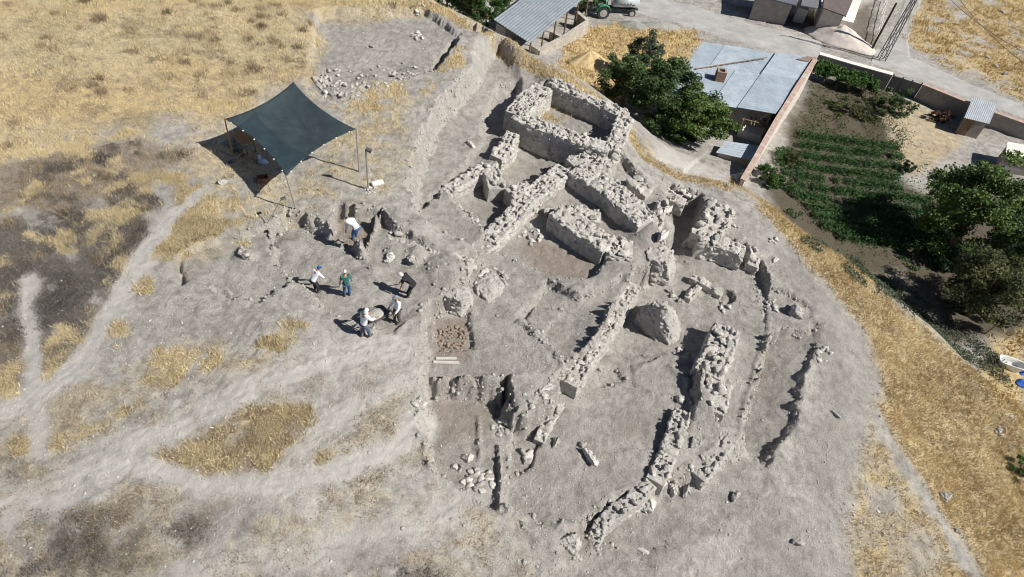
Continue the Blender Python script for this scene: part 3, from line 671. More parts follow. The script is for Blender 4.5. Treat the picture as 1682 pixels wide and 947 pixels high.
# ------------------------------------------------------------------ earth pillars left standing
def pillar(label, base, zb, top, zt, mat=EARTHM, name="earth_pillar", seed=0, cat="earth pillar", sub=4):
    """block of unexcavated earth lofted from its foot outline to its top outline"""
    rng = np.random.default_rng(seed + 500)
    def res(poly, z, n=72):
        p = [P(a, b, z) for a, b in poly]; p = np.array(p + [p[0]]); L = np.r_[0, np.cumsum(np.linalg.norm(np.diff(p[:, :2], axis=0), axis=1))]
        q = np.linspace(0, L[-1], n, endpoint=False); return np.stack([np.interp(q, L, p[:, k]) for k in range(3)], 1)
    A = res(base, zb - .35); B = res(top, zt); n = len(A); ca, cb = A.mean(0), B.mean(0)
    aa = np.unwrap(np.arctan2(*(A - ca)[:, [1, 0]].T)); ab = np.arctan2(*(B - cb)[:, [1, 0]].T)
    k = int(np.argmin(np.abs((ab - aa[0] + np.pi) % (2 * np.pi) - np.pi))); B = np.roll(B, -k, 0)
    rings = []
    for t in np.linspace(0, 1, 22):
        q = A * (1 - t) + B * t; c = q.mean(0); d = q - c
        rr = 1 + (fbm(q[:, 0] * 2.4 + q[:, 2] * 1.5, q[:, 1] * 2.4 - q[:, 2], 21 + seed, 5, .65) - .5) * .42
        q = c + d * np.c_[rr, rr, np.ones(n)]; rings.append(q)
    for f in (.75, .45, .15):
        q = cb + (rings[21] - cb) * np.array([f, f, 1]); q[:, 2] = zt + .12 * (fbm(q[:, 0] * 3, q[:, 1] * 3, 23 + seed, 3) - .4) + .06 * (1 - f); rings.append(q)
    V = np.concatenate(rings); R = len(rings); Fc = []
    for r in range(R - 1):
        for i in range(n): j = (i + 1) % n; Fc.append([r * n + i, r * n + j, (r + 1) * n + j, (r + 1) * n + i])
    V = np.vstack([V, cb + np.array([0, 0, .06])]); last = (R - 1) * n
    tri = [[last + i, last + (i + 1) % n, len(V) - 1, len(V) - 1] for i in range(n)]
    s = Soup(); F3 = [[f[0], f[1], f[2]] for f in Fc] + [[f[0], f[2], f[3]] for f in Fc] + [t_[:3] for t_ in tri] + [[0, i + 1, i] for i in range(1, n - 1)]
    s.add(V, F3)
    for i in rng.integers(n * 3, len(V) - 1, 150):          # stones sticking out of the section
        s.add((rock_shape(rng) * np.array([1, 1, .7]) * float(np.clip(np.exp(rng.normal(-2.75, .45)), .03, .16))) @ rrot(rng, .4).T + V[i] * .985 + V.mean(0) * .015, ICO2[1])
    me = fuse(s.mesh(name), .032); co_ = np.empty(len(me.vertices) * 3, np.float32); me.vertices.foreach_get("co", co_); co_ = co_.reshape(-1, 3)
    nz = np.stack([fbm(co_[:, 0] * 3 + co_[:, 2] * 2.1 + k * 9, co_[:, 1] * 3 - co_[:, 2] * 2.7, 71 + seed + k, 4, .6) - .5 for k in range(3)], 1)
    me.vertices.foreach_set("co", (co_ + nz * np.array([.22, .22, .12])).astype(np.float32).ravel()); me.update()
    return tag(link(name, me, mat), label, cat)
pillar("tall pyramid shaped pillar of earth with a dark triangular face", [(1036, 528), (1078, 562), (1102, 568), (1120, 545), (1112, 510), (1060, 500)], -3.15, [(1072, 499), (1084, 503), (1096, 508), (1092, 498), (1080, 495)], -1.35, seed=1)
pillar("rounded column of earth standing under the row of white blocks", [(1066, 468), (1100, 472), (1110, 445), (1106, 412), (1072, 415), (1058, 440)], -3.1, [(1064, 424), (1096, 430), (1106, 414), (1090, 402), (1066, 408)], -1.55, seed=2)
pillar("block of earth left standing right of the stooping worker in black", [(716, 512), (756, 524), (778, 505), (776, 478), (738, 474)], -1.75, [(728, 485), (758, 492), (772, 484), (762, 470), (736, 470)], -.75, seed=3)
pillar("small dark sided earth stump at the far right of the dig", [(1292, 530), (1312, 540), (1322, 530), (1318, 508), (1300, 505)], -3.5, [(1300, 506), (1312, 512), (1316, 504), (1304, 500)], -2.85, seed=4)
pillar("lit earth hump between the square pit and the drain stones", [(826, 690), (862, 692), (912, 664), (920, 632), (880, 626), (836, 640)], -2.6, [(838, 650), (880, 640), (905, 632), (890, 624), (846, 636)], -1.85, seed=5)
pillar("lumpy earth mass in the middle of the dig above the grey floor", [(770, 500), (800, 515), (832, 500), (840, 470), (810, 440), (775, 455)], -1.75, [(786, 470), (808, 476), (824, 462), (806, 450), (790, 453)], -1.45, seed=6)
0 and pillar("short earth stub beside the lit hump above the square pit", [(812, 660), (832, 668), (836, 640), (826, 624), (812, 626)], -2.7, [(816, 636), (830, 640), (832, 626), (820, 622)], -1.8, seed=7)

# ------------------------------------------------------------------ single stones
ICO4 = _ico(4)
def rock_mesh(name, size, seed, mat, ico=ICO4, block=4.0, squash=(1, 1, .7)):
    rng = np.random.default_rng(seed); V = rock_shape(rng, ico, block, .16) * np.array(squash) * size * .5
    V = V + (np.stack([fbm(V[:, 0] * 9 / size + 5, V[:, 1] * 9 / size + V[:, 2] * 7 / size, seed + k, 3) for k in range(3)], 1) - .5) * size * .2
    V = V + (np.stack([fbm(V[:, 0] * 26 / size, V[:, 1] * 26 / size + V[:, 2] * 23 / size, seed + k, 2) for k in range(3)], 1) - .5) * size * .07
    me = mesh_np(name, V, ico[1], False); me.materials.append(mat); return me
ROCKS = [rock_mesh("boulder", 1.0, 40 + k, (PALE, STONE, GREYS)[k % 3], squash=((1, .8, .65), (1.15, .75, .6), (.95, .9, .75), (1.3, .6, .5), (1, 1, .8), (1.1, .7, .8))[k]) for k in range(6)]
SMALL = [rock_mesh("stone", 1.0, 60 + k, (PALE, STONE, PALE, GREYS)[k % 4], ICO2, squash=((1, .8, .6), (1.2, .7, .55), (.9, .9, .7), (1.3, .6, .6))[k]) for k in range(4)]
def boulder(label, px, py, size, k=0, yaw=None, sc=(1, 1, 1), sink=.2, z=None, name="boulder", cat="boulder", group="boulders lying in the dig"):
    size *= .74; h = hit(px, py); o = link(name, ROCKS[k % 6], loc=(h.x, h.y, h.z + size * (.35 - sink) * sc[2]))
    o.scale = (size * sc[0], size * sc[1], size * sc[2]); o.rotation_euler = (random.uniform(-.15, .15), random.uniform(-.15, .15), random.uniform(0, 6.28) if yaw is None else yaw)
    return tag(o, label, cat, group)
boulder("big pale boulder leaning on the earth bank below the southern floor", 1060, 832, 1.05, 0)
boulder("left one of the twin boulders at the bottom of the bright earth bank", 1104, 806, .8, 2, sc=(.8, 1, 1.3))
boulder("right one of the twin boulders at the bottom of the bright earth bank", 1126, 808, .8, 4, sc=(.8, 1, 1.2))
boulder("boulder with a small dark hollow on the bright earth bank", 1142, 728, .75, 1)
boulder("dark sided lump of rock at the lower edge of the dig", 936, 892, 1.15, 2, sc=(.8, 1.2, .9))
boulder("round white stone on the lower edge of the dig", 978, 898, .42, 4)
boulder("lone round stone on the bare ground below the stone heap", 858, 862, .5, 2)
boulder("smooth oval stone at the top of the low east wall", 1118, 655, .75, 0, sink=.3)
boulder("white block on the lit earth hump", 896, 640, .6, 3, yaw=.4)
boulder("broken pale stone on the open slope right of the dig", 1205, 818, .62, 5)
boulder("elongated pale block lying on the large southern floor", 966, 750, 1.0, 3, yaw=-.9, sc=(1, .8, 1))
boulder("square stone at the end of the drain stone line", 913, 729, .62, 4)
boulder("stone beside the elongated pale block", 957, 730, .5, 2)
boulder("big pale stone on top of the rubble heap in the lower left room", 767, 752, .65, 0)
boulder("large stone in the small pit left of the work area", 402, 418, 1.0, 1, sink=.35)
boulder("boulder pair member with the larger shadow near the wide wall block", 902, 352, .75, 5)
boulder("squat stone near the foot of the long sweeping wall", 880, 384, .6, 0)
boulder("angular stone left of the wide wall block", 868, 372, .5, 2)
boulder("standing white slab with a sharp shadow above the rounded column", 1084, 396, .95, 3, yaw=.9, sc=(.9, .8, 2.2))
boulder("upright white slab at the foot of the row of large blocks", 1092, 352, .8, 3, yaw=.7, sc=(.9, .7, 2.0))
boulder("pale stone in the bare patch of the upper trench", 611, 78, .5, 1)
boulder("white fallen block on the slope beside the topmost room", 772, 238, .7, 3, yaw=-.8)
boulder("half buried boulder in the work area behind the stooping worker", 676, 424, .8, 4, sink=.35)
boulder("half buried stone below the lit baulk in the work area", 640, 424, .8, 0, sink=.4)
boulder("small grey boulder in the grass below the shade sail", 365, 300, .55, 2)
boulder("dark heap stone on the sloping dry grass at the right", 1552, 815, .8, 2)
boulder("white stone on the gravel path in the dry grass", 1572, 873, .4, 4)
boulder("pale stone on the grey slope at the bottom right", 1307, 892, .6, 5)
boulder("flat pale stone at the rim near the northeast boulder wall", 1272, 428, .55, 3, sink=.3)
boulder("stone between the pyramid pillar and the stone box", 1106, 488, .5, 0)
boulder("upper stone of the trio beside the pyramid pillar", 1100, 480, .5, 1)
boulder("lower stone of the trio beside the pyramid pillar", 1118, 495, .5, 2)
boulder("long pale stone lying alone on the far right slope", 1371, 680, .55, 3, yaw=-.7, sc=(1, .5, .8))
boulder("flat white slab lying on the lower slope", 1054, 904, .55, 3, yaw=-.4, sc=(1, .8, .3))

_seen = {}
def cluster(px, py, r, n, s0, s1, label, group, seed=0):
    """loose stones of one spot: each its own object, alike enough that only the spot tells them apart"""
    rng = np.random.default_rng(900 + seed)
    for k in range(n):
        a = rng.uniform(0, 6.28); q = r * math.sqrt(rng.random()); h = hit(px + q * math.cos(a), py + q * .75 * math.sin(a))
        s = rng.uniform(s0, s1); o = link("stone", SMALL[int(rng.integers(4))], loc=(h.x, h.y, h.z + s * .12)); o.scale = (s, s * rng.uniform(.8, 1.2), s)
        o.rotation_euler = (rng.normal(0, .2), rng.normal(0, .2), rng.uniform(0, 6.28)); tag(o, label, "stone", group)
cluster(792, 790, 24, 26, .18, .42, "loose stone of the rubble heap in the lower left room", "stones of the lower left heap", 1)
cluster(755, 778, 22, 9, .15, .32, "small stone scattered left of the lower left rubble heap", "stones left of the lower left heap", 2)
cluster(822, 702, 16, 14, .18, .4, "stone tumbled below the dark notch beside the lit hump", "stones below the dark notch", 3)
cluster(868, 752, 14, 7, .3, .5, "flat stone in the curved drain bend", "stones in the drain bend", 4)
cluster(1350, 582, 16, 16, .16, .38, "stone of the small pale spread right of the dig", "stones of the pale spread", 5)
cluster(690, 665, 10, 7, .2, .36, "stone on the left rim of the square pit", "stones on the rim of the square pit", 6)
cluster(560, 140, 40, 30, .15, .4, "rubble stone in the left half of the upper trench", "rubble stones in the upper trench", 7)
cluster(640, 125, 40, 18, .12, .3, "rubble stone in the middle of the upper trench", "rubble stones mid upper trench", 8)
cluster(688, 58, 12, 9, .2, .38, "stone of the small heap at the top of the upper trench", "stones of the small top heap", 9)
cluster(684, 15, 14, 8, .22, .4, "white stone at the grass edge above the upper trench", "white stones at the top grass edge", 10)
cluster(1190, 506, 12, 6, .22, .4, "stone at the lower rim of the round hearth", "stones at the round hearth", 11)
cluster(1120, 320, 20, 10, .2, .45, "stone on the grey slope above the eastern floor", "stones above the eastern floor", 12)
cluster(1205, 365, 16, 8, .15, .35, "stone fallen behind the flat block wall", "stones behind the flat block wall", 13)
cluster(1270, 500, 16, 9, .15, .35, "stone in the shallow cut at the right of the dig", "stones in the right hand cut", 14)
cluster(870, 390, 22, 12, .15, .35, "stone strewn on the floor west of the wide wall block", "stones west of the wide wall block", 15)
cluster(1040, 345, 30, 7, .15, .3, "stone fallen at the foot of the broad flat topped wall", "stones below the flat topped wall", 16)
cluster(1126, 575, 14, 5, .15, .3, "stone left of the eastern rubble wall", "stones left of the eastern rubble wall", 17)
cluster(1650, 700, 26, 16, .12, .3, "white pebble sized stone at the grassy rim far right", "white stones at the far right rim", 18)
cluster(1551, 816, 9, 12, .15, .3, "dark stone of the little heap on the dry slope", "stones of the little dark heap", 19)
cluster(1440, 840, 60, 16, .08, .2, "small stone on the patchy grass at bottom right", "stones on the bottom right grass", 20)
cluster(608, 312, 9, 9, .14, .28, "white stone packed round the foot of the lamp pole", "stones at the lamp pole foot", 21)
cluster(1270, 395, 12, 5, .15, .3, "stone on the rim above the right hand cut", "stones on the right rim", 22)
cluster(741, 556, 27, 60, .14, .32, "broken reddish brick fragment in the sunken square", "brick fragments in the sunken square", 23)
cluster(806, 460, 26, 34, .14, .4, "stone of the rubble spill in the middle of the dig", "stones of the middle rubble spill", 24)
cluster(880, 655, 22, 10, .12, .3, "stone on the lit hump above the drain", "stones on the lit hump", 25)
BRICKF = simple("burnt_brick", (.30, .235, .19), .9, .1, var=.3, scale=5, bump=.6)
_bk = [rock_mesh("brick_fragment", 1.0, 80 + k, BRICKF, ICO2, 6.0, ((1, .6, .4), (.8, .7, .45))[k]) for k in range(2)]
for o in list(COL.objects):
    if o.get("group") == "brick fragments in the sunken square": o.data = _bk[random.randrange(2)]; o.name = "brick_fragment"; o["category"] = "brick"
# pebbles and grit lying everywhere on the bare earth
def pebbles(n, seed=3):
    rng = np.random.default_rng(seed); s = Soup()
    px = rng.uniform(-40, 1720, n * 2); py = rng.uniform(-20, 960, n * 2); q = []
    pts = np.array([P(a, b, -1.8) for a, b in zip(px, py)]); z = grounds(pts[:, 0], pts[:, 1])
    i = np.clip(np.searchsorted(GX, pts[:, 0]) - 1, 0, nvx - 1); j = np.clip(np.searchsorted(GY, pts[:, 1]) - 1, 0, nvy - 1)
    ok = (~OUT[j, i]) & (rng.random(n * 2) > gr[j, i] * .8) & (rng.random(n * 2) < .25 + 1.2 * np.clip(N1[j, i] - .3, 0, 1)); pts = pts[ok][:n]; z = z[ok][:n]
    base = ICO1[0]; shapes = [rock_shape(np.random.default_rng(k), ICO1, 4, .2) for k in range(8)]
    for k in range(len(pts)):
        s_ = .012 + .03 * rng.random() ** 4 + (.045 * rng.random() if rng.random() < .05 else 0)
        s.add((shapes[k % 8] * s_ * np.array([1, rng.uniform(.6, 1), .7])) @ rotz(rng.uniform(0, 6.3)).T + np.array([pts[k, 0], pts[k, 1], z[k] + s_ * .3]), ICO1[1])
    o = link("gravel", s.mesh("gravel"), PALE); tag(o, "pale pebbles and grit strewn over the bare earth", "gravel", kind="stuff")
pebbles(15000)
def crust(n, seed=5):
    """clods and small stones that crumble out of the cut faces of the dig"""
    rng = np.random.default_rng(seed); s = Soup()
    gx_ = np.gradient(Z, axis=1) / np.gradient(GX)[None]; gy_ = np.gradient(Z, axis=0) / np.gradient(GY)[:, None]
    st_ = np.hypot(gx_, gy_); wgt = np.clip(st_ - .45, 0, 1.2) * IN * (X > -13) * (X < 17) * (Y > 4) * (Y < 39) * (SDE < -.8)
    cs = np.cumsum(wgt.ravel()); i = np.searchsorted(cs, rng.random(n) * cs[-1]); j, i = np.unravel_index(np.minimum(i, len(cs) - 1), wgt.shape)
    x = GX[i] + rng.normal(0, .06, n); y = GY[j] + rng.normal(0, .06, n); z = grounds(x, y); shapes = [rock_shape(np.random.default_rng(k), ICO1, 4, .25) for k in range(12)]
    for k in range(n):
        sz = float(np.clip(np.exp(rng.normal(-3.2, .5)), .02, .13)); s.add((shapes[k % 12] * sz) @ rrot(rng, .6).T + np.array([x[k], y[k], z[k] + sz * .1]), ICO1[1])
    tag(link("rubble_crust", s.mesh("rubble_crust"), RUBBLE), "clods and small stones crusting the cut faces of the dig", "rubble", kind="stuff")
crust(6000)
# ------------------------------------------------------------------ village below the mound
def Q(px, py, z): return Vector(P(px, py, z))
def prism(pts_top, bottom, name="wall"):
    """closed solid from a list of top corners (Vectors) down to bottom (a height, or a list of heights)"""
    bm = bmesh.new(); n = len(pts_top)
    bs = bottom if isinstance(bottom, (list, tuple)) else [bottom] * n
    t = [bm.verts.new(p) for p in pts_top]; b = [bm.verts.new((p.x, p.y, z)) for p, z in zip(pts_top, bs)]
    bm.faces.new(t); bm.faces.new(b[::-1])
    for i in range(n): j = (i + 1) % n; bm.faces.new([t[i], b[i], b[j], t[j]])
    bmesh.ops.recalc_face_normals(bm, faces=bm.faces[:]); return bm_mesh(name, bm)
def band(pts, width, depth, name):
    """wall of constant width under a polyline of top-centre points"""
    n = len(pts); L, R = [], []
    for i, p in enumerate(pts):
        a = pts[max(0, i - 1)]; b = pts[min(n - 1, i + 1)]; t = (b - a); t.z = 0; t.normalize(); m = Vector((-t.y, t.x, 0)) * width / 2
        L.append(p + m); R.append(p - m)
    bm = bmesh.new(); V = lambda p: bm.verts.new(p)
    rows = [[V(L[i]), V(R[i]), V(R[i] - Vector((0, 0, depth))), V(L[i] - Vector((0, 0, depth)))] for i in range(n)]
    for i in range(n - 1):
        for k in range(4): bm.faces.new([rows[i][k], rows[i][(k + 1) % 4], rows[i + 1][(k + 1) % 4], rows[i + 1][k]])
    bm.faces.new(rows[0]); bm.faces.new(rows[-1][::-1])
    bmesh.ops.recalc_face_normals(bm, faces=bm.faces[:]); return bm_mesh(name, bm)

def mat_metal_roof(name, c, yaw, rust=.0, freq=34):
    g = N(name); co = g.coord(); mp = g.n("ShaderNodeMapping"); mp.inputs["Rotation"].default_value = (0, 0, yaw); g.L(co, mp.inputs[0])
    w = g.n("ShaderNodeTexWave", wave_type='BANDS', bands_direction='Y'); w.inputs["Scale"].default_value = freq / 10; w.inputs["Distortion"].default_value = .3; g.L(mp.outputs[0], w.inputs[0])
    f = g.noise(1.1, 5, .6, co); s = g.noise(9, 4, .7, mp.outputs[0], (.15, 2.2, 1))
    col = g.ramp(f, [(.3, tuple(x * .82 for x in c)), (.7, tuple(x * 1.12 for x in c))])
    col = g.mix(.55, col, g.ramp(s, [(.3, (.52, .53, .54)), (.5, (.95, .95, .95)), (.72, (1.25, 1.25, 1.25))]), 'MULTIPLY')
    if rust: col = g.mix(g.val(g.noise(2.3, 5, .7, co), .58, .66, 0, rust), col, (.28, .19, .14))
    g.color(col); g.b.inputs["Roughness"].default_value = .5; g.b.inputs["Specular IOR Level"].default_value = .35; g.b.inputs["Metallic"].default_value = .15
    return g.m
def mat_brick(name, a, b, mortar, scale=3.2):
    g = N(name); co = g.coord(); t = g.n("ShaderNodeTexBrick"); t.inputs["Scale"].default_value = scale
    for k, v in (("Color1", a), ("Color2", b), ("Mortar", mortar)): t.inputs[k].default_value = (*v, 1)
    mp = g.n("ShaderNodeMapping"); mp.inputs["Rotation"].default_value = (math.pi / 2, 0, 0); g.L(co, mp.inputs[0]); g.L(mp.outputs[0], t.inputs[0])
    f = g.noise(4, 5, .7, co); g.color(g.mix(.6, t.outputs[0], g.ramp(f, [(.3, (.6, .6, .58)), (.7, (1.2, 1.2, 1.2))]), 'MULTIPLY')); return g.m
M_ROOF = mat_metal_roof("galvanised_roof", (.38, .435, .49), .35, .0)
M_ROOF2 = mat_metal_roof("weathered_galvanised_roof", (.335, .39, .445), .6, .0)
M_RUST = mat_metal_roof("rusty_roof_sheet", (.30, .22, .18), .35, .8)
M_CREAM = simple("cream_plaster", (.55, .50, .44), .9, .1, var=.16, scale=2.5, bump=.3)
M_PINK = mat_brick("pinkish_brick", (.42, .30, .25), (.50, .37, .31), (.50, .45, .40))
M_BLOCK = simple("grey_blockwork", (.30, .275, .25), .92, .1, var=.2, scale=2, bump=.4)
M_WHITE = simple("whitewashed_concrete", (.70, .67, .62), .85, .15, var=.1, scale=2, bump=.3)
M_WOOD = simple("weathered_wood", (.20, .14, .09), .85, .1, var=.3, scale=7)
M_DARK = simple("dark_interior", (.05, .045, .04), .9, .1, var=.3)
M_STEEL = simple("dark_steel", (.10, .10, .105), .5, .4, .4, var=.15)
M_TILE = mat_metal_roof("brown_tile_roof", (.19, .15, .135), .35, 0, 24)

def ribbed(q, name, period=.30, amp=.028, thick=.02):
    """corrugated sheet between four corners, ribs running from side 0-3 to side 1-2"""
    n = max(2, int((q[3] - q[0]).length / period)) * 4; V = []
    for i in range(n + 1):
        for u in (0, 1):
            p = lerp2(q, u, i / n) + Vector((0, 0, amp * math.sin(i / n * (n / 4) * 2 * math.pi))); V += [p, p - Vector((0, 0, thick))]
    bm = bmesh.new(); vs = [bm.verts.new(p) for p in V]
    for i in range(n):
        a, b = 4 * i, 4 * i + 4
        for f in ((a, a + 2, b + 2, b), (a + 1, b + 1, b + 3, a + 3), (a, b, b + 1, a + 1), (a + 2, a + 3, b + 3, b + 2)): bm.faces.new([vs[k] for k in f])
    bm.faces.new([vs[0], vs[1], vs[3], vs[2]]); e = 4 * n; bm.faces.new([vs[e], vs[e + 2], vs[e + 3], vs[e + 1]])
    bmesh.ops.recalc_face_normals(bm, faces=bm.faces[:]); return bm_mesh(name, bm)
# --- farmhouse with the metal roof
RZ = -7.1
rc = [Q(1155, 68, RZ + .25), Q(1337, 98, RZ + .1), Q(1272, 189, RZ - .1), Q(1092, 158, RZ)]
hb = (rc[0] + rc[1] + rc[2] + rc[3]) / 4; gz = VILLAGE(np.array([hb.x]), np.array([hb.y]))[0]
house = empty("farmhouse", (hb.x, hb.y, gz), "farmhouse under a big blue grey sheet metal roof with a small brick chimney", "house")
def sub(o, par):
    o.parent = par; o.matrix_parent_inverse = Matrix.Translation(-par.location) @ Matrix.Identity(4) if par.rotation_euler.z == 0 else par.matrix_world.inverted(); return o
def lerp2(c, u, v): return (c[0] * (1 - u) + c[1] * u) * (1 - v) + (c[3] * (1 - u) + c[2] * u) * v
us = [0, .2, .43, .66, 1.0]; vs_ = [0, .42, 1.0]
for i in range(4):
    for j in range(2):
        up = .05 * ((i + j) % 2) + (.12 if i >= 3 else 0) + .03 * j
        q = [lerp2(rc, us[i] - (.006 if i else 0), vs_[j] - (.01 if j else 0)), lerp2(rc, us[i + 1] + .004, vs_[j] - (.01 if j else 0)), lerp2(rc, us[i + 1] + .004, vs_[j + 1]), lerp2(rc, us[i] - (.006 if i else 0), vs_[j + 1])]
        q = [p + Vector((0, 0, up)) for p in q]
        sub(link("roof_sheet", ribbed(q, "roof_sheet"), M_ROOF if (i + j) % 2 else M_ROOF2), house)
wc = [lerp2(rc, .03, .04), lerp2(rc, .97, .04), lerp2(rc, .97, .93), lerp2(rc, .03, .93)]
wc = [Vector((p.x, p.y, RZ - .25)) for p in wc]
sub(link("wall", prism(wc, gz - .8, "wall"), M_BLOCK), house)
q = [lerp2(rc, .93, .0), lerp2(rc, 1.01, .0), lerp2(rc, 1.01, .1), lerp2(rc, .86, .08)]
q = [p + Vector((0, 0, .24)) for p in q]; sub(link("rusty_sheet", prism(q, [p.z - .03 for p in q], "rusty_sheet"), M_RUST), house)
c = Q(1181, 130, RZ + .1); bm = bmesh.new()
for k, (dx, dy, sx, sy) in enumerate(((-.3, 0, .16, .76), (.3, 0, .16, .76), (0, -.3, .44, .16), (0, .3, .44, .16))): add_box(bm, (c.x + dx, c.y + dy, c.z + .35), (sx, sy, 1.0))
ch = sub(link("chimney", bm_mesh("chimney", bm), mat_brick("chimney_brick", (.30, .17, .12), (.24, .13, .09), (.30, .26, .22), 5)), house)
bm = bmesh.new(); add_box(bm, (c.x, c.y, c.z + .2), (.5, .5, .5)); sub(link("flue", bm_mesh("flue", bm), M_DARK), house)
bm = bmesh.new(); a_, b_ = Q(1142, 113, RZ + .25), Q(1260, 94, RZ + .35); add_tube(bm, a_, b_, .06, .04, 6)
tag(link("pole", bm_mesh("pole", bm), M_WOOD), "thin wooden pole lying across the metal farmhouse roof", "pole")
# open bay and lean-to below the big roof
fl = [Q(1226, 186, -8.9), Q(1272, 193, -8.9), Q(1252, 224, -8.9), Q(1214, 212, -8.9)]
bay = empty("open_bay", (fl[0].x, fl[0].y, gz), "roofless white floored bay crossed by dark branches below the farmhouse roof", "annex")
sub(link("floor_slab", prism(fl, gz - .6, "floor_slab"), M_WHITE), bay)
bm = bmesh.new(); rg = np.random.default_rng(5)
for k in range(9):
    u0, u1 = rg.random(2); a_ = lerp2(fl, u0, -.05); b_ = lerp2(fl, u1, 1.05)
    if k % 2: a_ = lerp2(fl, -.05, u0); b_ = lerp2(fl, 1.05, u1)
    add_tube(bm, a_ + Vector((0, 0, .75 + .1 * u0)), b_ + Vector((0, 0, .75 + .1 * u1)), .06, .05, 5)
sub(link("branch_lattice", bm_mesh("branch_lattice", bm), M_WOOD), bay)
bm = bmesh.new()
for p in fl: add_tube(bm, p - Vector((0, 0, .1)), p + Vector((0, 0, .95)), .07, seg=6)
sub(link("post_frame", bm_mesh("post_frame", bm), M_WOOD), bay)
lr = [Q(1192, 231, -8.3), Q(1254, 240, -8.3), Q(1240, 264, -8.4), Q(1176, 250, -8.4)]
shed2 = empty("lean_to", (lr[0].x, lr[0].y, gz), "low lean to with a pale sheet metal roof beside the brick wall", "shed")
sub(link("roof", ribbed(lr, "roof"), M_ROOF), shed2)
ls = [lerp2(lr, u, v) for u, v in ((.05, .08), (.95, .08), (.95, .9), (.05, .9))]; ls = [Vector((p.x, p.y, -8.5)) for p in ls]
sub(link("wall", prism(ls, gz - .8, "wall"), M_BLOCK), shed2)
# long brick wall beside the house
bw = [Q(1339, 98, -6.75), Q(1308, 146, -6.85), Q(1277, 196, -7.1), Q(1262, 222, -7.5), Q(1240, 262, -7.7), Q(1220, 296, -7.9)]
wl = tag(link("brick_wall", band(bw, .3, 3.6, "brick_wall"), M_CREAM), "long cream plastered brick wall running down beside the farmhouse", "wall")
link("coping", band([p + Vector((0, 0, .09)) for p in bw], .42, .09, "coping"), M_PINK, wl)
rb = empty("rubble_pier", tuple(hit(1216, 306)), "ruined stone end of the brick wall at the foot of the mound", "rubble")
s = Soup(); rg = np.random.default_rng(8)
for k in range(40):
    p = P(1212 + rg.uniform(-8, 12), 288 + rg.uniform(-6, 10), -8.4 - rg.uniform(0, 1)); s.add((rock_shape(rg) * rg.uniform(.15, .28)) @ rrot(rg).T + p, ICO2[1])
sub(link("stone_pile", fuse(s.mesh("stone_pile"), .06), STONE), rb)

# --- garden back wall, gate
def gw(px, z): return [Q(a, b, z) for a, b in px]
w1 = gw([(1346, 88), (1400, 104), (1466, 122)], -9.6)
o = tag(link("garden_wall", band(w1, .4, 2.4, "garden_wall"), M_BLOCK), "pale topped garden wall behind the green vine arbour", "wall")
link("coping", band([p + Vector((0, 0, .08)) for p in w1], .6, .08, "coping"), M_WHITE, o)
w2 = gw([(1516, 138), (1600, 172), (1700, 208)], -9.5)
o = tag(link("garden_wall", band(w2, .35, 2.4, "garden_wall"), M_BLOCK), "long dark faced garden wall with a pinkish top behind the small shed", "wall")
link("coping", band([p + Vector((0, 0, .08)) for p in w2], .45, .08, "coping"), M_PINK, o)
g0, g1 = Q(1468, 124, -9.6), Q(1514, 138, -9.6); t = (g1 - g0); t.z = 0; L = t.length; t.normalize(); m = Vector((-t.y, t.x, 0))
gate = empty("metal_gate", tuple(g0 + Vector((0, 0, -2.2))), "dark sheet metal gate in three panels between the garden walls", "gate")
for k in range(3):
    a_, b_ = g0 + t * (L * k / 3 + .04), g0 + t * (L * (k + 1) / 3 - .04)
    sub(link("gate_panel", prism([a_ + m * .03, b_ + m * .03, b_ - m * .03, a_ - m * .03], g0.z - 2.1, "gate_panel"), simple("gate_paint", (.16, .155, .15), .55, .4, var=.12)), gate)
for k in range(4):
    a_ = g0 + t * (L * k / 3); bm = bmesh.new(); add_box(bm, a_ + Vector((0, 0, -1.0)), (.09, .09, 2.3)); sub(link("gate_post", bm_mesh("gate_post", bm), M_STEEL), gate)
# --- small garden shed
sr = [Q(1598, 160, -9.0), Q(1639, 170, -9.0), Q(1625, 203, -9.1), Q(1584, 193, -9.1)]
sz = -11.4; sh = empty("garden_shed", (sr[3].x, sr[3].y, sz), "small grey garden shed with a light blue sheet roof", "shed")
sub(link("roof", ribbed([sr[1], sr[2], sr[3], sr[0]], "roof", .16, .018), mat_metal_roof("pale_blue_sheet", (.45, .485, .51), .3)), sh)
sw = [lerp2(sr, u, v) for u, v in ((.06, .06), (.94, .06), (.94, .92), (.06, .92))]; sw = [Vector((p.x, p.y, -9.15)) for p in sw]
sub(link("wall", prism(sw, sz - .3, "wall"), M_BLOCK), sh)
a_, b_ = sw[3], sw[2]; dv = (b_ - a_).normalized(); nn = Vector((dv.y, -dv.x, 0)); p0 = a_ + dv * .1 + nn * .03
dr = sub(link("door", prism([p0, p0 + dv * .75, p0 + dv * .75 + nn * .05, p0 + nn * .05], sz, "door"), M_WOOD), sh)
bm = bmesh.new(); add_box(bm, p0 + dv * .65 + nn * .08 + Vector((0, 0, -1.1)), (.05, .05, .14)); h_ = link("handle", bm_mesh("handle", bm), M_STEEL); h_.parent = dr
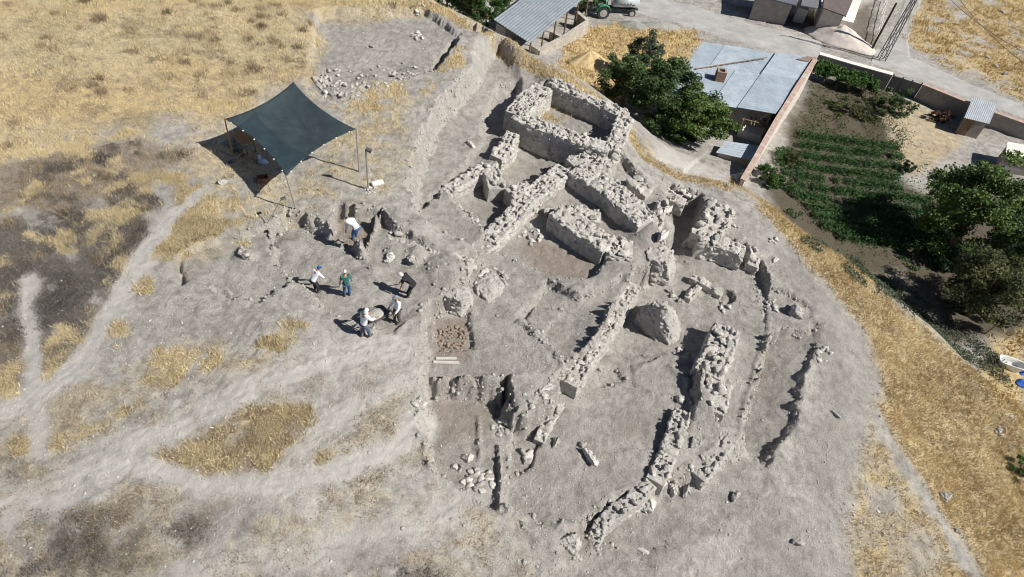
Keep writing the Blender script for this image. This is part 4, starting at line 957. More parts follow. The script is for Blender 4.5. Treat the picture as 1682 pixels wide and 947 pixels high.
# --- roofs cut by the right edge of the view
for px, z, lab in (([(1655, 232), (1730, 246), (1726, 268), (1652, 252)], -8.9, "white roofed outbuilding behind the big garden tree"), ([(1680, 376), (1740, 385), (1736, 425), (1670, 412)], -8.4, "pale roofed outbuilding low at the right of the big garden tree")):
    q = [Q(a, b, z) for a, b in px]; e = empty("outbuilding", (q[0].x, q[0].y, -11), lab, "building")
    sub(link("roof", prism(q, [p.z - .08 for p in q], "roof"), M_WHITE if z < -8.6 else M_ROOF), e)
    w_ = [lerp2(q, u, v) for u, v in ((.04, .05), (.96, .05), (.96, .94), (.04, .94))]; w_ = [Vector((p.x, p.y, z - .1)) for p in w_]
    sub(link("wall", prism(w_, -11.6, "wall"), M_BLOCK), e)
# --- animal shed at the top with its roofless stone pen
A_1, B_1, C_1 = Q(811, 31, -8.7), Q(871, 70, -8.9), Q(972, -14, -8.9); D_1 = A_1 + (C_1 - B_1)
sr = [A_1, D_1, C_1, B_1]
st = empty("animal_shed", (B_1.x, B_1.y, -11.3), "long animal shed with a grey corrugated roof at the top edge", "shed")
for k in range(3):
    q = [lerp2(sr, k / 3 - .004, 0), lerp2(sr, (k + 1) / 3 + .004, 0), lerp2(sr, (k + 1) / 3 + .004, 1), lerp2(sr, k / 3 - .004, 1)]
    q = [p + Vector((0, 0, .03 * (k % 2))) for p in q]; sub(link("roof_sheet", ribbed(q, "roof_sheet"), mat_metal_roof("shed_sheet", (.28, .315, .345), -.75, 0, 24) if k == 0 else bpy.data.materials["shed_sheet"]), st)
for k in range(6):
    p = lerp2(sr, .02 + k * .19, .985); bm = bmesh.new(); add_tube(bm, p + Vector((0, 0, -2.9)), p + Vector((0, 0, -.05)), .09, seg=6); sub(link("post", bm_mesh("post", bm), M_WOOD), st)
q = [lerp2(sr, u, v) for u, v in ((.02, .04), (.98, .04), (.98, .3), (.02, .3))]; q = [Vector((p.x, p.y, -9.1)) for p in q]
sub(link("back_wall", prism(q, -12.2, "back_wall"), M_BLOCK), st)
PEN = mat_stone("pen_limestone", (.60, .56, .49), (.40, .36, .31), (.46, .42, .36), 2.6)
pn = [Q(884, 82, -10.0), Q(925, 60, -10.1), Q(965, 34, -10.3)]
pen = tag(link("pen_wall", band(pn, .45, 2.6, "pen_wall"), PEN), "ruined whitish stone pen wall beside the animal shed", "wall")
for (x0, y0), (x1, y1), zz in (((872, 72), (886, 80), -9.9), ((905, 50), (925, 60), -10.2), ((948, 18), (966, 33), -10.3)):
    link("cross_wall", band([Q(x0, y0, zz), Q(x1, y1, zz - .003)], .4, 2.4, "cross_wall"), PEN, pen)
# --- white house at the top
HZ = -9.2
tr = [Q(1352, 12, HZ), Q(1357, -22, HZ), Q(1408, -18, HZ), Q(1390, 26, HZ)]
vh = empty("village_house", (tr[0].x, tr[0].y, -12.2), "house with a brown tiled roof on a white terrace at the top edge", "house")
sub(link("roof", prism(tr, [p.z - .12 for p in tr], "roof"), M_TILE), vh)
q = [lerp2(tr, u, v) for u, v in ((.06, .08), (.94, .08), (.94, .92), (.06, .92))]; q = [Vector((p.x, p.y, HZ - .15)) for p in q]
sub(link("wall", prism(q, -12.6, "wall"), M_CREAM), vh)
q = [Q(1344, 22, -11.3), Q(1350, -30, -11.3), Q(1425, -28, -11.3), Q(1402, 37, -11.3)]; sub(link("terrace", prism(q, -12.8, "terrace"), M_WHITE), vh)
q = [Q(1311, 12, -10.9), Q(1320, -22, -10.9), Q(1340, -20, -10.9), Q(1328, 17, -10.9)]; sub(link("porch_pier", prism(q, -12.8, "porch_pier"), M_WHITE), vh)
q = [Q(1316, 8, -9.6), Q(1322, -25, -9.6), Q(1352, -22, -9.6), Q(1348, 14, -9.6)]; sub(link("porch_roof", prism(q, [p.z - .1 for p in q], "porch_roof"), simple("grey_porch_roof", (.16, .16, .175), .7)), vh)
q = [Q(1240, -8, -9.8), Q(1250, -40, -9.8), Q(1315, -30, -9.8), Q(1308, 8, -9.8)]
lb = empty("outbuilding", (q[0].x, q[0].y, -12.4), "dark flat roofed outbuilding left of the white terrace house", "building")
sub(link("roof", prism(q, [p.z - .12 for p in q], "roof"), simple("dark_roof", (.13, .135, .16), .7)), lb)
w_ = [lerp2(q, u, v) for u, v in ((.04, .06), (.96, .06), (.96, .92), (.04, .92))]; w_ = [Vector((p.x, p.y, -9.95)) for p in w_]; sub(link("wall", prism(w_, -12.8, "wall"), M_BLOCK), lb)

# --- roads
def road(px_l, px_r, name, mat, lift=.03, n=40):
    def res(p):
        p = np.array([tuple(hit(a, b))[:2] for a, b in p]); L = np.r_[0, np.cumsum(np.linalg.norm(np.diff(p, axis=0), axis=1))]
        q = np.linspace(0, L[-1], n); return np.stack([np.interp(q, L, p[:, 0]), np.interp(q, L, p[:, 1])], 1)
    A, B = res(px_l), res(px_r); m = 14; V = []
    for i in range(n):
        for k in range(m + 1):
            f = k / m; e = (fbm(np.array([i * .35]), np.array([f * 9.0]), 33, 2)[0] - .5) * .06 if k in (0, m) else 0
            q = A[i] * (1 - f - e) + B[i] * (f + e); V.append((q[0], q[1], grounds(np.array([q[0]]), np.array([q[1]]))[0] + (lift if 0 < k < m else -.02)))
    Fc = [[i * (m + 1) + k, i * (m + 1) + k + 1, (i + 1) * (m + 1) + k + 1, (i + 1) * (m + 1) + k] for i in range(n - 1) for k in range(m)]
    o = link(name, mesh_np(name, V, Fc, True), mat); o["kind"] = "structure"; return o
g = N("gravel_road"); co = g.coord(); f = g.noise(.8, 5, .65, co); f2 = g.noise(12, 5, .7, co)
g.color(g.mix(.6, g.ramp(f, [(.3, (.33, .32, .305)), (.7, (.47, .455, .43))]), g.ramp(f2, [(.3, (.7, .7, .7)), (.7, (1.2, 1.2, 1.2))]), 'MULTIPLY')); g.bump(f2, .5, .05); M_ROAD = g.m
road([(1035, 18), (1110, 38), (1200, 66), (1300, 92), (1345, 100)], [(1060, -6), (1130, 5), (1210, 30), (1300, 55), (1350, 66)], "road", M_ROAD)
road([(1430, 104), (1470, 117), (1518, 133), (1600, 166), (1700, 202)], [(1440, 78), (1510, 98), (1560, 122), (1620, 148), (1700, 182)], "road", M_ROAD, .045)
road([(1450, 92), (1462, 60), (1478, 20), (1492, -20)], [(1496, 96), (1492, 64), (1505, 25), (1522, -20)], "path", M_ROAD, .06)
0 and road([(1078, 262), (1120, 287), (1168, 306)], [(1088, 236), (1135, 262), (1190, 288)], "track", simple("dusty_track", (.36, .335, .30), .95, .1, scale=3, bump=.5), .04, 16)

# --- heaps
def heap_ob(name, label, cat, px, py, rx, ry, h, mat, yaw=0., seed=0, lobes=1):
    c = hit(px, py); n, m = 22, 56; V = []; ca, sa = math.cos(yaw), math.sin(yaw)
    for i in range(n + 1):
        f = i / n
        for k in range(m):
            a = 2 * math.pi * k / m; e = 1 + .22 * (fbm(np.array([math.cos(a) * 1.6 + seed]), np.array([math.sin(a) * 1.6]), 44 + seed, 3)[0] - .5) * 2
            x, y = rx * f * e * math.cos(a), ry * f * e * math.sin(a); wx, wy = c.x + x * ca - y * sa, c.y + x * sa + y * ca
            rid = .85 + .3 * fbm(np.array([wx * 1.4]), np.array([wy * 1.4]), 45 + seed, 3)[0] + .12 * math.cos(a * 7 + seed) * f
            z = grounds(np.array([wx]), np.array([wy]))[0] + h * max(0, 1 - f ** 1.25) * rid - (.25 if i == n else 0); V.append((wx, wy, z))
    Fc = [[i * m + k, i * m + (k + 1) % m, (i + 1) * m + (k + 1) % m, (i + 1) * m + k] for i in range(n) for k in range(m)]
    return tag(link(name, mesh_np(name, V, Fc, True), mat), label, cat)
M_PALEG = simple("pale_gravel", (.56, .50, .45), .95, .1, var=.14, scale=2.5, bump=.7, bscale=12)
heap_ob("gravel_pile", "big pale pinkish gravel pile beside the road bend", "gravel pile", 1376, 66, 4.2, 2.3, 1.7, M_PALEG, -.35, 1)
M_STRAW = simple("straw", (.50, .385, .21), .95, .1, var=.3, scale=4, bump=1., bscale=14)
heap_ob("straw_heap", "golden straw heap left of the dark trees", "straw heap", 966, 104, 2.2, 1.5, 1.2, M_STRAW, .5, 2)
M_GG = simple("greenish_gravel", (.27, .27, .24), .95, .1, var=.2, scale=3, bump=.7, bscale=12)
heap_ob("gravel_heap", "small grey green gravel heap nearest the tractor", "gravel heap", 1040, 42, 1.7, 1.0, .5, M_GG, 0, 3)
heap_ob("gravel_heap", "broad flat grey gravel heap beside the road", "gravel heap", 1084, 44, 2.2, 1.1, .5, simple("grey_gravel", (.32, .315, .29), .95, .1, var=.2, scale=3, bump=.7, bscale=12), 0, 4)

# --- poles, wires, fence
b = hit(1430, 84); bm = bmesh.new(); add_tube(bm, b - Vector((0, 0, .4)), b + Vector((0, 0, 5.4)), .14, .10, 8)
tag(link("utility_pole", bm_mesh("utility_pole", bm), simple("tarred_wood", (.06, .045, .035), .8, .2)), "dark wooden utility pole left of the lattice tower", "utility pole")
b = hit(1447, 98); bm = bmesh.new(); HT = 9.5
def leg(k, h): s = .24 * (1 - h / HT) + .10; return b + Vector(((s if k in (0, 1) else -s), (s if k in (1, 2) else -s), h))
for k in range(4):
    add_tube(bm, leg(k, -.4), leg(k, HT), .05, seg=5)
    for i in range(13):
        h0, h1 = i * HT / 13, (i + 1) * HT / 13; a_, c_ = leg(k, h0), leg((k + 1) % 4, h1)
        if i % 2: a_, c_ = leg((k + 1) % 4, h0), leg(k, h1)
        add_tube(bm, a_, c_, .026, seg=4)
tower = tag(link("lattice_tower", bm_mesh("lattice_tower", bm), simple("tower_steel", (.13, .13, .14), .5, .4, .3)), "grey steel lattice pylon rising beside the gravel road", "pylon")
bm = bmesh.new(); add_box(bm, b + Vector((0, 0, HT)), (2.2, .09, .09)); o = link("cross_arm", bm_mesh("cross_arm", bm), M_STEEL, tower)
for k, (e, zo, lab) in enumerate((((1760, 118), -5.5, "upper thin cable running right from the lattice pylon"), ((1760, 150), -7.0, "lower thin cable running right from the lattice pylon"))):
    a_ = b + Vector((.9 if k else -.9, 0, HT)); c_ = Q(*e, zo); bm = bmesh.new(); pts = [a_.lerp(c_, i / 16) - Vector((0, 0, 1.1 * (1 - (2 * i / 16 - 1) ** 2))) for i in range(17)]
    add_path(bm, pts, .022, 4); tag(link("cable", bm_mesh("cable", bm), M_STEEL), lab, "cable")
f0, f1 = hit(1437, 74), hit(1452, 4); fe = empty("wire_fence", tuple(f0), "thin pale post and rail fence beside the wooden utility pole", "fence")
for k in range(6):
    p = f0.lerp(f1, k / 5); p.z = ground(p.x, p.y); bm = bmesh.new(); add_tube(bm, p - Vector((0, 0, .2)), p + Vector((0, 0, 1.2)), .06, seg=6); sub(link("post", bm_mesh("post", bm), M_WHITE), fe)
for hh in (.4, 1.05):
    bm = bmesh.new(); add_path(bm, [Vector((p.x, p.y, ground(p.x, p.y) + hh)) for p in (f0.lerp(f1, k / 5) for k in range(6))], .04, 5); sub(link("rail", bm_mesh("rail", bm), M_WHITE), fe)

# --- tractor and water tanker
M_TYRE = simple("tyre_rubber", (.055, .055, .055), .8, .2, var=.3); M_RIM = simple("dusty_rim", (.40, .39, .36), .6, .3); M_GREEN = simple("tractor_green", (.05, .26, .13), .45, .4, var=.1); M_BODY = simple("tractor_dark", (.05, .055, .06), .5, .4)
M_TANK = simple("galvanised_tank", (.62, .65, .69), .35, .5, .4, var=.06, scale=3)
def wheel(par, x, y, r, w):
    bm = bmesh.new(); m = Matrix.Rotation(math.pi / 2, 4, 'X')
    c = bmesh.ops.create_cone(bm, cap_ends=True, segments=28, radius1=r, radius2=r, depth=w)
    bmesh.ops.bevel(bm, geom=[e for e in bm.edges if len({f.normal.z > .9 or f.normal.z < -.9 for f in e.link_faces}) == 2], offset=r * .12, segments=2, affect='EDGES')
    for k in range(14):                                  # tread lugs
        a = k * 2 * math.pi / 14; add_box(bm, (math.cos(a) * r, math.sin(a) * r, 0), (r * .07, r * .12, w * .9), Matrix.Rotation(a, 3, 'Z'))
    bmesh.ops.transform(bm, matrix=Matrix.Translation((x, y, r)) @ m, verts=bm.verts[:])
    t = link("wheel", bm_mesh("wheel", bm), M_TYRE, par)
    bm = bmesh.new(); bmesh.ops.create_cone(bm, cap_ends=True, segments=20, radius1=r * .58, radius2=r * .58, depth=w * 1.06)
    bmesh.ops.create_cone(bm, cap_ends=True, segments=12, radius1=r * .2, radius2=r * .16, depth=w * 1.25)
    bmesh.ops.transform(bm, matrix=Matrix.Translation((x, y, r)) @ m, verts=bm.verts[:]); link("rim", bm_mesh("rim", bm), M_RIM, t)
pf, pr = hit(955, 22), hit(986, 25); yaw = math.atan2(pf.y - pr.y, pf.x - pr.x)
tz = min(pf.z, pr.z)
tr_ = empty("tractor", (pr.x, pr.y, ground(pr.x, pr.y) + .02), "green tractor parked at the top edge in front of the water tanker", "tractor", rotz=yaw)
for y in (-.75, .75): wheel(tr_, 0, y + .0, .68, .42); wheel(tr_, 2.05, y * .9, .45, .3)
bm = bmesh.new(); add_box(bm, (1.75, 0, 1.05), (1.5, .62, .62), bevel=.1); add_box(bm, (1.1, 0, .72), (2.6, .4, .36), bevel=.04); link("hood", bm_mesh("hood", bm), M_BODY, tr_)
for y in (-.72, .72):
    bm = bmesh.new()
    for k in range(7):
        a = math.radians(20 + k * 22); add_box(bm, (math.cos(a) * .8, y, .68 + math.sin(a) * .8), (.06, .46, .34), Matrix.Rotation(-a, 3, 'Y'))
    link("fender", bm_mesh("fender", bm), M_GREEN, tr_)
bm = bmesh.new()
for x, y in ((-.35, -.6), (-.35, .6), (.95, -.5), (.95, .5)): add_tube(bm, (x, y, 1.2), (x * .9, y, 2.3), .045, seg=6)
link("cab_frame", bm_mesh("cab_frame", bm), M_BODY, tr_)
bm = bmesh.new(); add_box(bm, (.3, 0, 2.34), (1.6, 1.35, .1), bevel=.04); link("cab_roof", bm_mesh("cab_roof", bm), M_GREEN, tr_)
bm = bmesh.new(); add_box(bm, (0, 0, 1.12), (.5, .5, .1), bevel=.03); add_box(bm, (-.25, 0, 1.4), (.1, .5, .5), bevel=.03); link("seat", bm_mesh("seat", bm), M_BODY, tr_)
bm = bmesh.new(); add_tube(bm, (.85, 0, 1.2), (.62, 0, 1.5), .03, seg=6); bmesh.ops.create_circle(bm, segments=12, radius=.01); link("steering_column", bm_mesh("steering_column", bm), M_BODY, tr_)
bm = bmesh.new(); add_tube(bm, (1.9, .2, 1.3), (1.9, .2, 2.1), .05, seg=8); link("exhaust", bm_mesh("exhaust", bm), M_STEEL, tr_)
pt = hit(1033, 22); tk = empty("water_tanker", (pt.x, pt.y, ground(pt.x, pt.y) + .02), "silver water tank trailer with dark lettering behind the green tractor", "trailer", rotz=yaw)
for y in (-.8, .8): wheel(tk, 0, y, .42, .28)
bm = bmesh.new(); bmesh.ops.create_cone(bm, cap_ends=True, segments=32, radius1=.72, radius2=.72, depth=2.9)
bmesh.ops.bevel(bm, geom=[e for e in bm.edges if abs(e.verts[0].co.z - e.verts[1].co.z) < 1e-4], offset=.1, segments=2, affect='EDGES')
bmesh.ops.transform(bm, matrix=Matrix.Translation((.75, 0, 1.45)) @ Matrix.Rotation(math.pi / 2, 4, 'Y'), verts=bm.verts[:]); tank = link("tank", bm_mesh("tank", bm, True), M_TANK, tk)
bm = bmesh.new(); rg = np.random.default_rng(3)
for k in range(11):                                       # worn, unreadable lettering
    x = -.1 + k * .16
    for q in range(3): add_box(bm, (x + rg.uniform(-.05, .05), .722, 1.32 + rg.uniform(-.1, .1)), (.03 if q % 2 else .1, .02, .2 if q % 2 else .035))
link("lettering", bm_mesh("lettering", bm), M_BODY, tank)
bm = bmesh.new(); add_box(bm, (.9, 0, .62), (3.4, .8, .14)); add_tube(bm, (2.5, 0, .6), (3.9, 0, .55), .06, seg=6); link("chassis", bm_mesh("chassis", bm), M_BODY, tk)
bm = bmesh.new(); add_tube(bm, (.75, 0, 2.1), (.75, 0, 2.28), .25, seg=16); link("hatch", bm_mesh("hatch", bm), M_STEEL, tk)

# --- odds and ends at the lower right
c = hit(1655, 602); bm = bmesh.new(); V = []
for k in range(32):
    a = 2 * math.pi * k / 32; ca, sa = math.cos(a), math.sin(a); V.append(Vector((abs(ca) ** .5 * math.copysign(.75, ca), abs(sa) ** .5 * math.copysign(.36, sa), 0)))
tub = empty("bathtub", tuple(c), "old white bathtub lying in the dry weeds at the right edge", "bathtub", rotz=-.25)
for nm, r0, r1, z0, z1, t in (("tub_shell", 1.0, .78, .48, .04, 0),):
    rows = [(1.08, .50), (1.02, .53), (.93, .50), (.86, .25), (.74, .08), (0.02, .06)]; outr = [(1.06, .47), (.96, .25), (.84, .0)]
    bm = bmesh.new(); rr = [[bm.verts.new((v.x * s_, v.y * s_, z)) for v in V] for s_, z in outr[::-1] + rows]
    for p_, q_ in zip(rr[:-1], rr[1:]):
        for k in range(32): bm.faces.new([p_[k], p_[(k + 1) % 32], q_[(k + 1) % 32], q_[k]])
    bm.faces.new(rr[-1]); link("tub_shell", bm_mesh("tub_shell", bm, True), simple("white_enamel", (.78, .78, .76), .3, .5, var=.05), tub)
bm = bmesh.new(); bmesh.ops.create_cone(bm, cap_ends=True, segments=12, radius1=.035, radius2=.035, depth=.02); bmesh.ops.translate(bm, verts=bm.verts[:], vec=(.5, 0, .075)); link("drain", bm_mesh("drain", bm), M_STEEL, tub)
for k, (x, y, lab) in enumerate(((1677, 611, "crumpled blue plastic sheet next to the old bathtub"), (1678, 630, "second crumpled blue plastic sheet, lower down at the right edge"))):
    c = hit(x, y); V = rock_shape(np.random.default_rng(70 + k), ICO3, 3, .3) * np.array([.5, .35, .2]); V = V + (np.random.default_rng(k).random(V.shape) - .5) * .06 + np.array([c.x, c.y, c.z + .1])
    tag(link("plastic_sheet", mesh_np("plastic_sheet", V, ICO3[1]), simple("blue_plastic", (.02, .10, .42), .4, .4)), lab, "plastic sheet")
c = hit(1618, 548); bm = bmesh.new(); add_tube(bm, c - Vector((0, 0, .2)), c + Vector((.1, -.1, 1.3)), .07, .06, 6); tag(link("wooden_post", bm_mesh("wooden_post", bm), simple("pale_wood", (.42, .33, .22), .9)), "pale wooden post standing under the lower right tree", "post")
for x, y, k in ((1646, 20, 3), (1636, 110, 1), (1652, 122, 2), (1622, 95, 0)):
    boulder({20: "white stone in the far golden field", 110: "grey rubble stone at the edge of the far golden field", 122: "pale rubble stone lowest at the far golden field edge", 95: "rubble stone among dark gravel in the far golden field"}[y], x, y, .8, k, group="stones in the far field")
# ------------------------------------------------------------------ trees, bushes, garden plants
def mat_leaf(name, dark, light, trans=.25):
    g = N(name); a = g.attr("leaf"); sp = g.n("ShaderNodeSeparateColor"); g.L(a.outputs["Color"], sp.inputs[0])
    c = g.ramp(sp.outputs[0], [(0., dark), (.6, tuple((x + y) / 2 for x, y in zip(dark, light))), (1., light)])
    g.color(c); g.b.inputs["Roughness"].default_value = .6; g.b.inputs["Specular IOR Level"].default_value = .25
    tr = g.n("ShaderNodeBsdfTranslucent"); g.L(c, tr.inputs[0]); mx = g.n("ShaderNodeMixShader"); mx.inputs[0].default_value = trans
    g.L(g.b.outputs[0], mx.inputs[1]); g.L(tr.outputs[0], mx.inputs[2]); g.L(mx.outputs[0], g.t.nodes["Material Output"].inputs[0]); return g.m
def leaves(C, size, rng, up=.35, tone=None, aspect=.6):
    """one bent two-triangle leaf per centre"""
    n = len(C); d = rng.normal(size=(n, 3)); d[:, 2] = d[:, 2] * .5; d /= np.linalg.norm(d, axis=1)[:, None]
    nn = rng.normal(size=(n, 3)); nn[:, 2] = np.abs(nn[:, 2]) + up; s = np.cross(nn, d); s /= np.linalg.norm(s, axis=1)[:, None]
    sz = size * rng.uniform(.6, 1.35, n)[:, None]; a = d * sz; b = s * sz * aspect
    V = np.stack([C - a * .5, C + b * .5, C + a * .5, C - b * .5], 1).reshape(-1, 3)
    Fc = np.arange(4 * n).reshape(n, 4); t = rng.random(n) if tone is None else tone
    return V, Fc, np.repeat(t, 4)
def leaf_mesh(name, V, Fc, t, mat):
    me = mesh_np(name, V, Fc); at = me.color_attributes.new("leaf", 'FLOAT_COLOR', 'POINT'); c = np.ones((len(V), 4), np.float32); c[:, :3] = t[:, None]
    at.data.foreach_set("color", c.ravel()); me.materials.append(mat); return me
def crown_points(rng, c, R, n, clumps, holes=.0):
    """leaf centres gathered in clumps that sit through an uneven ellipsoid"""
    c = np.array(c); R = np.array(R); k = rng.normal(size=(clumps, 3)); k /= np.linalg.norm(k, axis=1)[:, None]
    k *= (rng.random(clumps) ** .42)[:, None] * rng.uniform(.75, 1.12, clumps)[:, None]; k[:, 2] = np.maximum(k[:, 2], -.75)
    rad = rng.uniform(.13, .26, clumps); i = rng.integers(0, clumps, n)
    q = rng.normal(size=(n, 3)); q /= np.linalg.norm(q, axis=1)[:, None]; q *= (rng.random(n) ** .5)[:, None] * rad[i][:, None] * np.array([1, 1, .75])
    tone = np.clip(rng.random(clumps)[i] * .65 + rng.random(n) * .5 - .08, 0, 1)
    return c + (k[i] + q) * R, tone, c + k * R
def tree(name, label, px, py, zc, R, n, mat, size=.18, clumps=60, trunk=.16, seed=0, cat="tree", group=None, lean=(0, 0), bark=None):
    rng = np.random.default_rng(300 + seed); c = Q(px, py, zc); gx, gy = c.x + lean[0], c.y + lean[1]; g0 = ground(gx, gy)
    root = empty(name, (gx, gy, g0), label, cat, group)
    C, tone, K = crown_points(rng, c, R, n, clumps); C[:, 2] = np.maximum(C[:, 2], g0 + .1)
    V, Fc, t = leaves(C, size, rng, tone=tone); o = link("crown", leaf_mesh("crown", V - np.array([gx, gy, g0]), Fc, t, mat), None, root)
    bm = bmesh.new(); top = Vector((c.x - gx, c.y - gy, c.z - g0 - R[2] * .25)); add_tube(bm, (0, 0, -.3), top * .55, trunk, trunk * .7, 8); add_tube(bm, top * .55, top, trunk * .7, trunk * .45, 7)
    for j in rng.choice(len(K), min(12, len(K)), replace=False):
        e = Vector(K[j]) - Vector((gx, gy, g0)); s_ = top * rng.uniform(.5, .98); m_ = s_.lerp(e, .5) + Vector((0, 0, -.15)); add_tube(bm, s_, m_, trunk * .35, trunk * .22, 5); add_tube(bm, m_, e, trunk * .22, trunk * .08, 5)
    link("trunk", bm_mesh("trunk", bm, True), bark or M_WOOD, root); return root
L_DARK = mat_leaf("dark_leaf", (.036, .068, .026), (.14, .21, .07))
L_MID = mat_leaf("walnut_leaf", (.038, .072, .018), (.16, .24, .06))
L_GREY = mat_leaf("willow_leaf", (.05, .07, .04), (.15, .18, .11))
L_OLIVE = mat_leaf("olive_leaf", (.045, .058, .022), (.15, .16, .06))
L_VEG = mat_leaf("vegetable_leaf", (.020, .055, .015), (.075, .16, .045))
L_VINE = mat_leaf("vine_leaf", (.025, .060, .014), (.095, .19, .04))
L_BROWN = mat_leaf("dry_leaf", (.06, .03, .018), (.20, .10, .05), .1)
tree("tree", "dark bushy tree nearest the topmost room, left of the farmhouse", 1032, 128, -7.2, (2.6, 2.4, 2.4), 11000, L_DARK, .2, 60, .2, 1, group="trees beside the farmhouse")
tree("tree", "tall dark tree in the middle of the clump beside the farmhouse", 1100, 145, -6.6, (3.4, 2.9, 2.9), 19000, L_DARK, .2, 80, .24, 2, group="trees beside the farmhouse")
tree("tree", "lighter green tree at the lower right of the clump, over the lean to", 1152, 196, -7.0, (2.9, 2.5, 2.3), 14000, L_MID, .2, 70, .2, 3, group="trees beside the farmhouse")
tree("tree", "low dark tree at the bottom of the clump above the grey track", 1098, 205, -8.0, (2.2, 1.8, 1.5), 8000, L_DARK, .19, 50, .18, 4, group="trees beside the farmhouse")
tree("tree", "grey leaved feathery tree at the top of the clump", 1062, 88, -8.0, (1.9, 1.6, 2.0), 5200, L_GREY, .19, 45, .15, 5, group="trees beside the farmhouse")
tree("tree", "big bright green walnut tree at the right edge of the garden", 1612, 335, -5.9, (4.2, 3.7, 3.4), 23000, L_MID, .22, 80, .26, 6, lean=(.4, .2))
tree("tree", "dark olive coloured tree below the walnut tree at the right edge", 1636, 468, -6.8, (3.7, 3.2, 2.7), 17000, L_OLIVE, .18, 60, .2, 7)
tree("tree", "dark tree between the walnut and the olive coloured tree at the right edge", 1690, 400, -7.0, (3.0, 2.6, 2.5), 10000, L_DARK, .2, 60, .2, 18)
tree("shrub", "dark bush left of the olive coloured tree at the foot of the slope", 1585, 492, -9.0, (1.3, 1.2, .9), 3200, L_OLIVE, .16, 26, .05, 19, "shrub")
tree("fruit_tree", "loose olive green fruit tree in the upper garden", 1420, 182, -9.9, (2.6, 1.8, 1.4), 5200, L_OLIVE, .17, 34, .1, 8, "tree")
tree("fruit_tree", "darker fruit tree beside the metal gate", 1472, 172, -9.8, (1.7, 1.6, 1.6), 3600, L_DARK, .17, 28, .1, 9, "tree")
tree("shrub", "reddish brown dried shrub in front of the dark garden wall", 1544, 193, -10.6, (1.2, .9, .8), 2600, L_BROWN, .15, 24, .05, 10, "shrub")
tree("shrub", "leafy green bush at the foot of the brick wall", 1266, 290, -8.6, (1.2, 1.5, 1.3), 4200, L_VINE, .17, 34, .06, 11, "shrub")
tree("shrub", "small bright green bush in the upper left of the garden", 1363, 171, -10.4, (.7, .6, .45), 1100, L_VINE, .14, 14, .04, 12, "shrub")
tree("shrub", "grey green bush at the right end of the upper vegetable beds", 1492, 276, -9.8, (.8, .8, .7), 1500, L_GREY, .15, 16, .05, 13, "shrub")
tree("shrub", "low weedy bush at the left end of the vegetable beds", 1300, 262, -9.4, (.9, 1.4, .7), 2200, L_OLIVE, .15, 22, .05, 14, "shrub")
tree("shrub", "pale leafy plant clump under the dark olive tree", 1560, 432, -9.4, (1.0, .7, .5), 1300, mat_leaf("squash_leaf", (.05, .10, .04), (.20, .30, .14)), .2, 16, .04, 15, "shrub")
tree("shrub", "green weed tuft on the dry slope at the right edge", 1682, 770, -6.9, (.7, .7, .45), 900, L_VINE, .12, 12, .03, 16, "shrub")
tree("shrub", "small tree behind the stone pen at the top edge", 958, -2, -10.6, (1.5, 1.2, 1.4), 2200, L_VINE, .18, 24, .08, 17, "shrub")
for k, (x, y) in enumerate(((735, -10), (768, -2), (800, 8), (830, -14))):
    tree("tree", ("dark green tree at the top edge, leftmost of the row by the shed", "second dark green tree from the left in the row by the shed", "dark green tree touching the grey corrugated shed roof", "dark green tree partly behind the corrugated shed roof")[k], x, y, -8.6, (2.2, 1.8, 2.0), 5200, L_DARK if k % 2 else L_VINE, .2, 44, .15, 20 + k, group="trees by the corrugated shed")
# vine arbour
a0, a1 = Q(1342, 100, -9.6), Q(1446, 132, -9.6); t = (a1 - a0); L = t.length; t.normalize(); m = Vector((t.y, -t.x, 0))
arb = empty("vine_arbour", tuple(a0 - Vector((0, 0, 1.9))), "long green vine arbour in front of the pale topped garden wall", "arbour")
rng = np.random.default_rng(77); n = 9000; u_ = rng.random(n); v_ = rng.random(n); clump = fbm(u_ * 12, v_ * 5, 5, 3)
C = np.array(a0)[None] + np.array(t)[None] * (u_ * L)[:, None] + np.array(m)[None] * (v_ * 2.3 * (.75 + .5 * fbm(u_ * 9, u_ * 0, 6, 2)))[:, None]; C[:, 2] += (clump - .5) * 1.1 + rng.normal(0, .12, n)
V, Fc, tt = leaves(C, .2, rng, tone=np.clip(clump * .7 + rng.random(n) * .4, 0, 1)); sub(link("vine_leaves", leaf_mesh("vine_leaves", V, Fc, tt, L_VINE)), arb)
for k in range(6):
    for j in (0, 1):
        p = a0 + t * (L * k / 5) + m * (.15 + j * 1.9); bm = bmesh.new(); add_tube(bm, p - Vector((0, 0, 2.4)), p, .05, seg=6); sub(link("post", bm_mesh("post", bm), M_WOOD), arb)
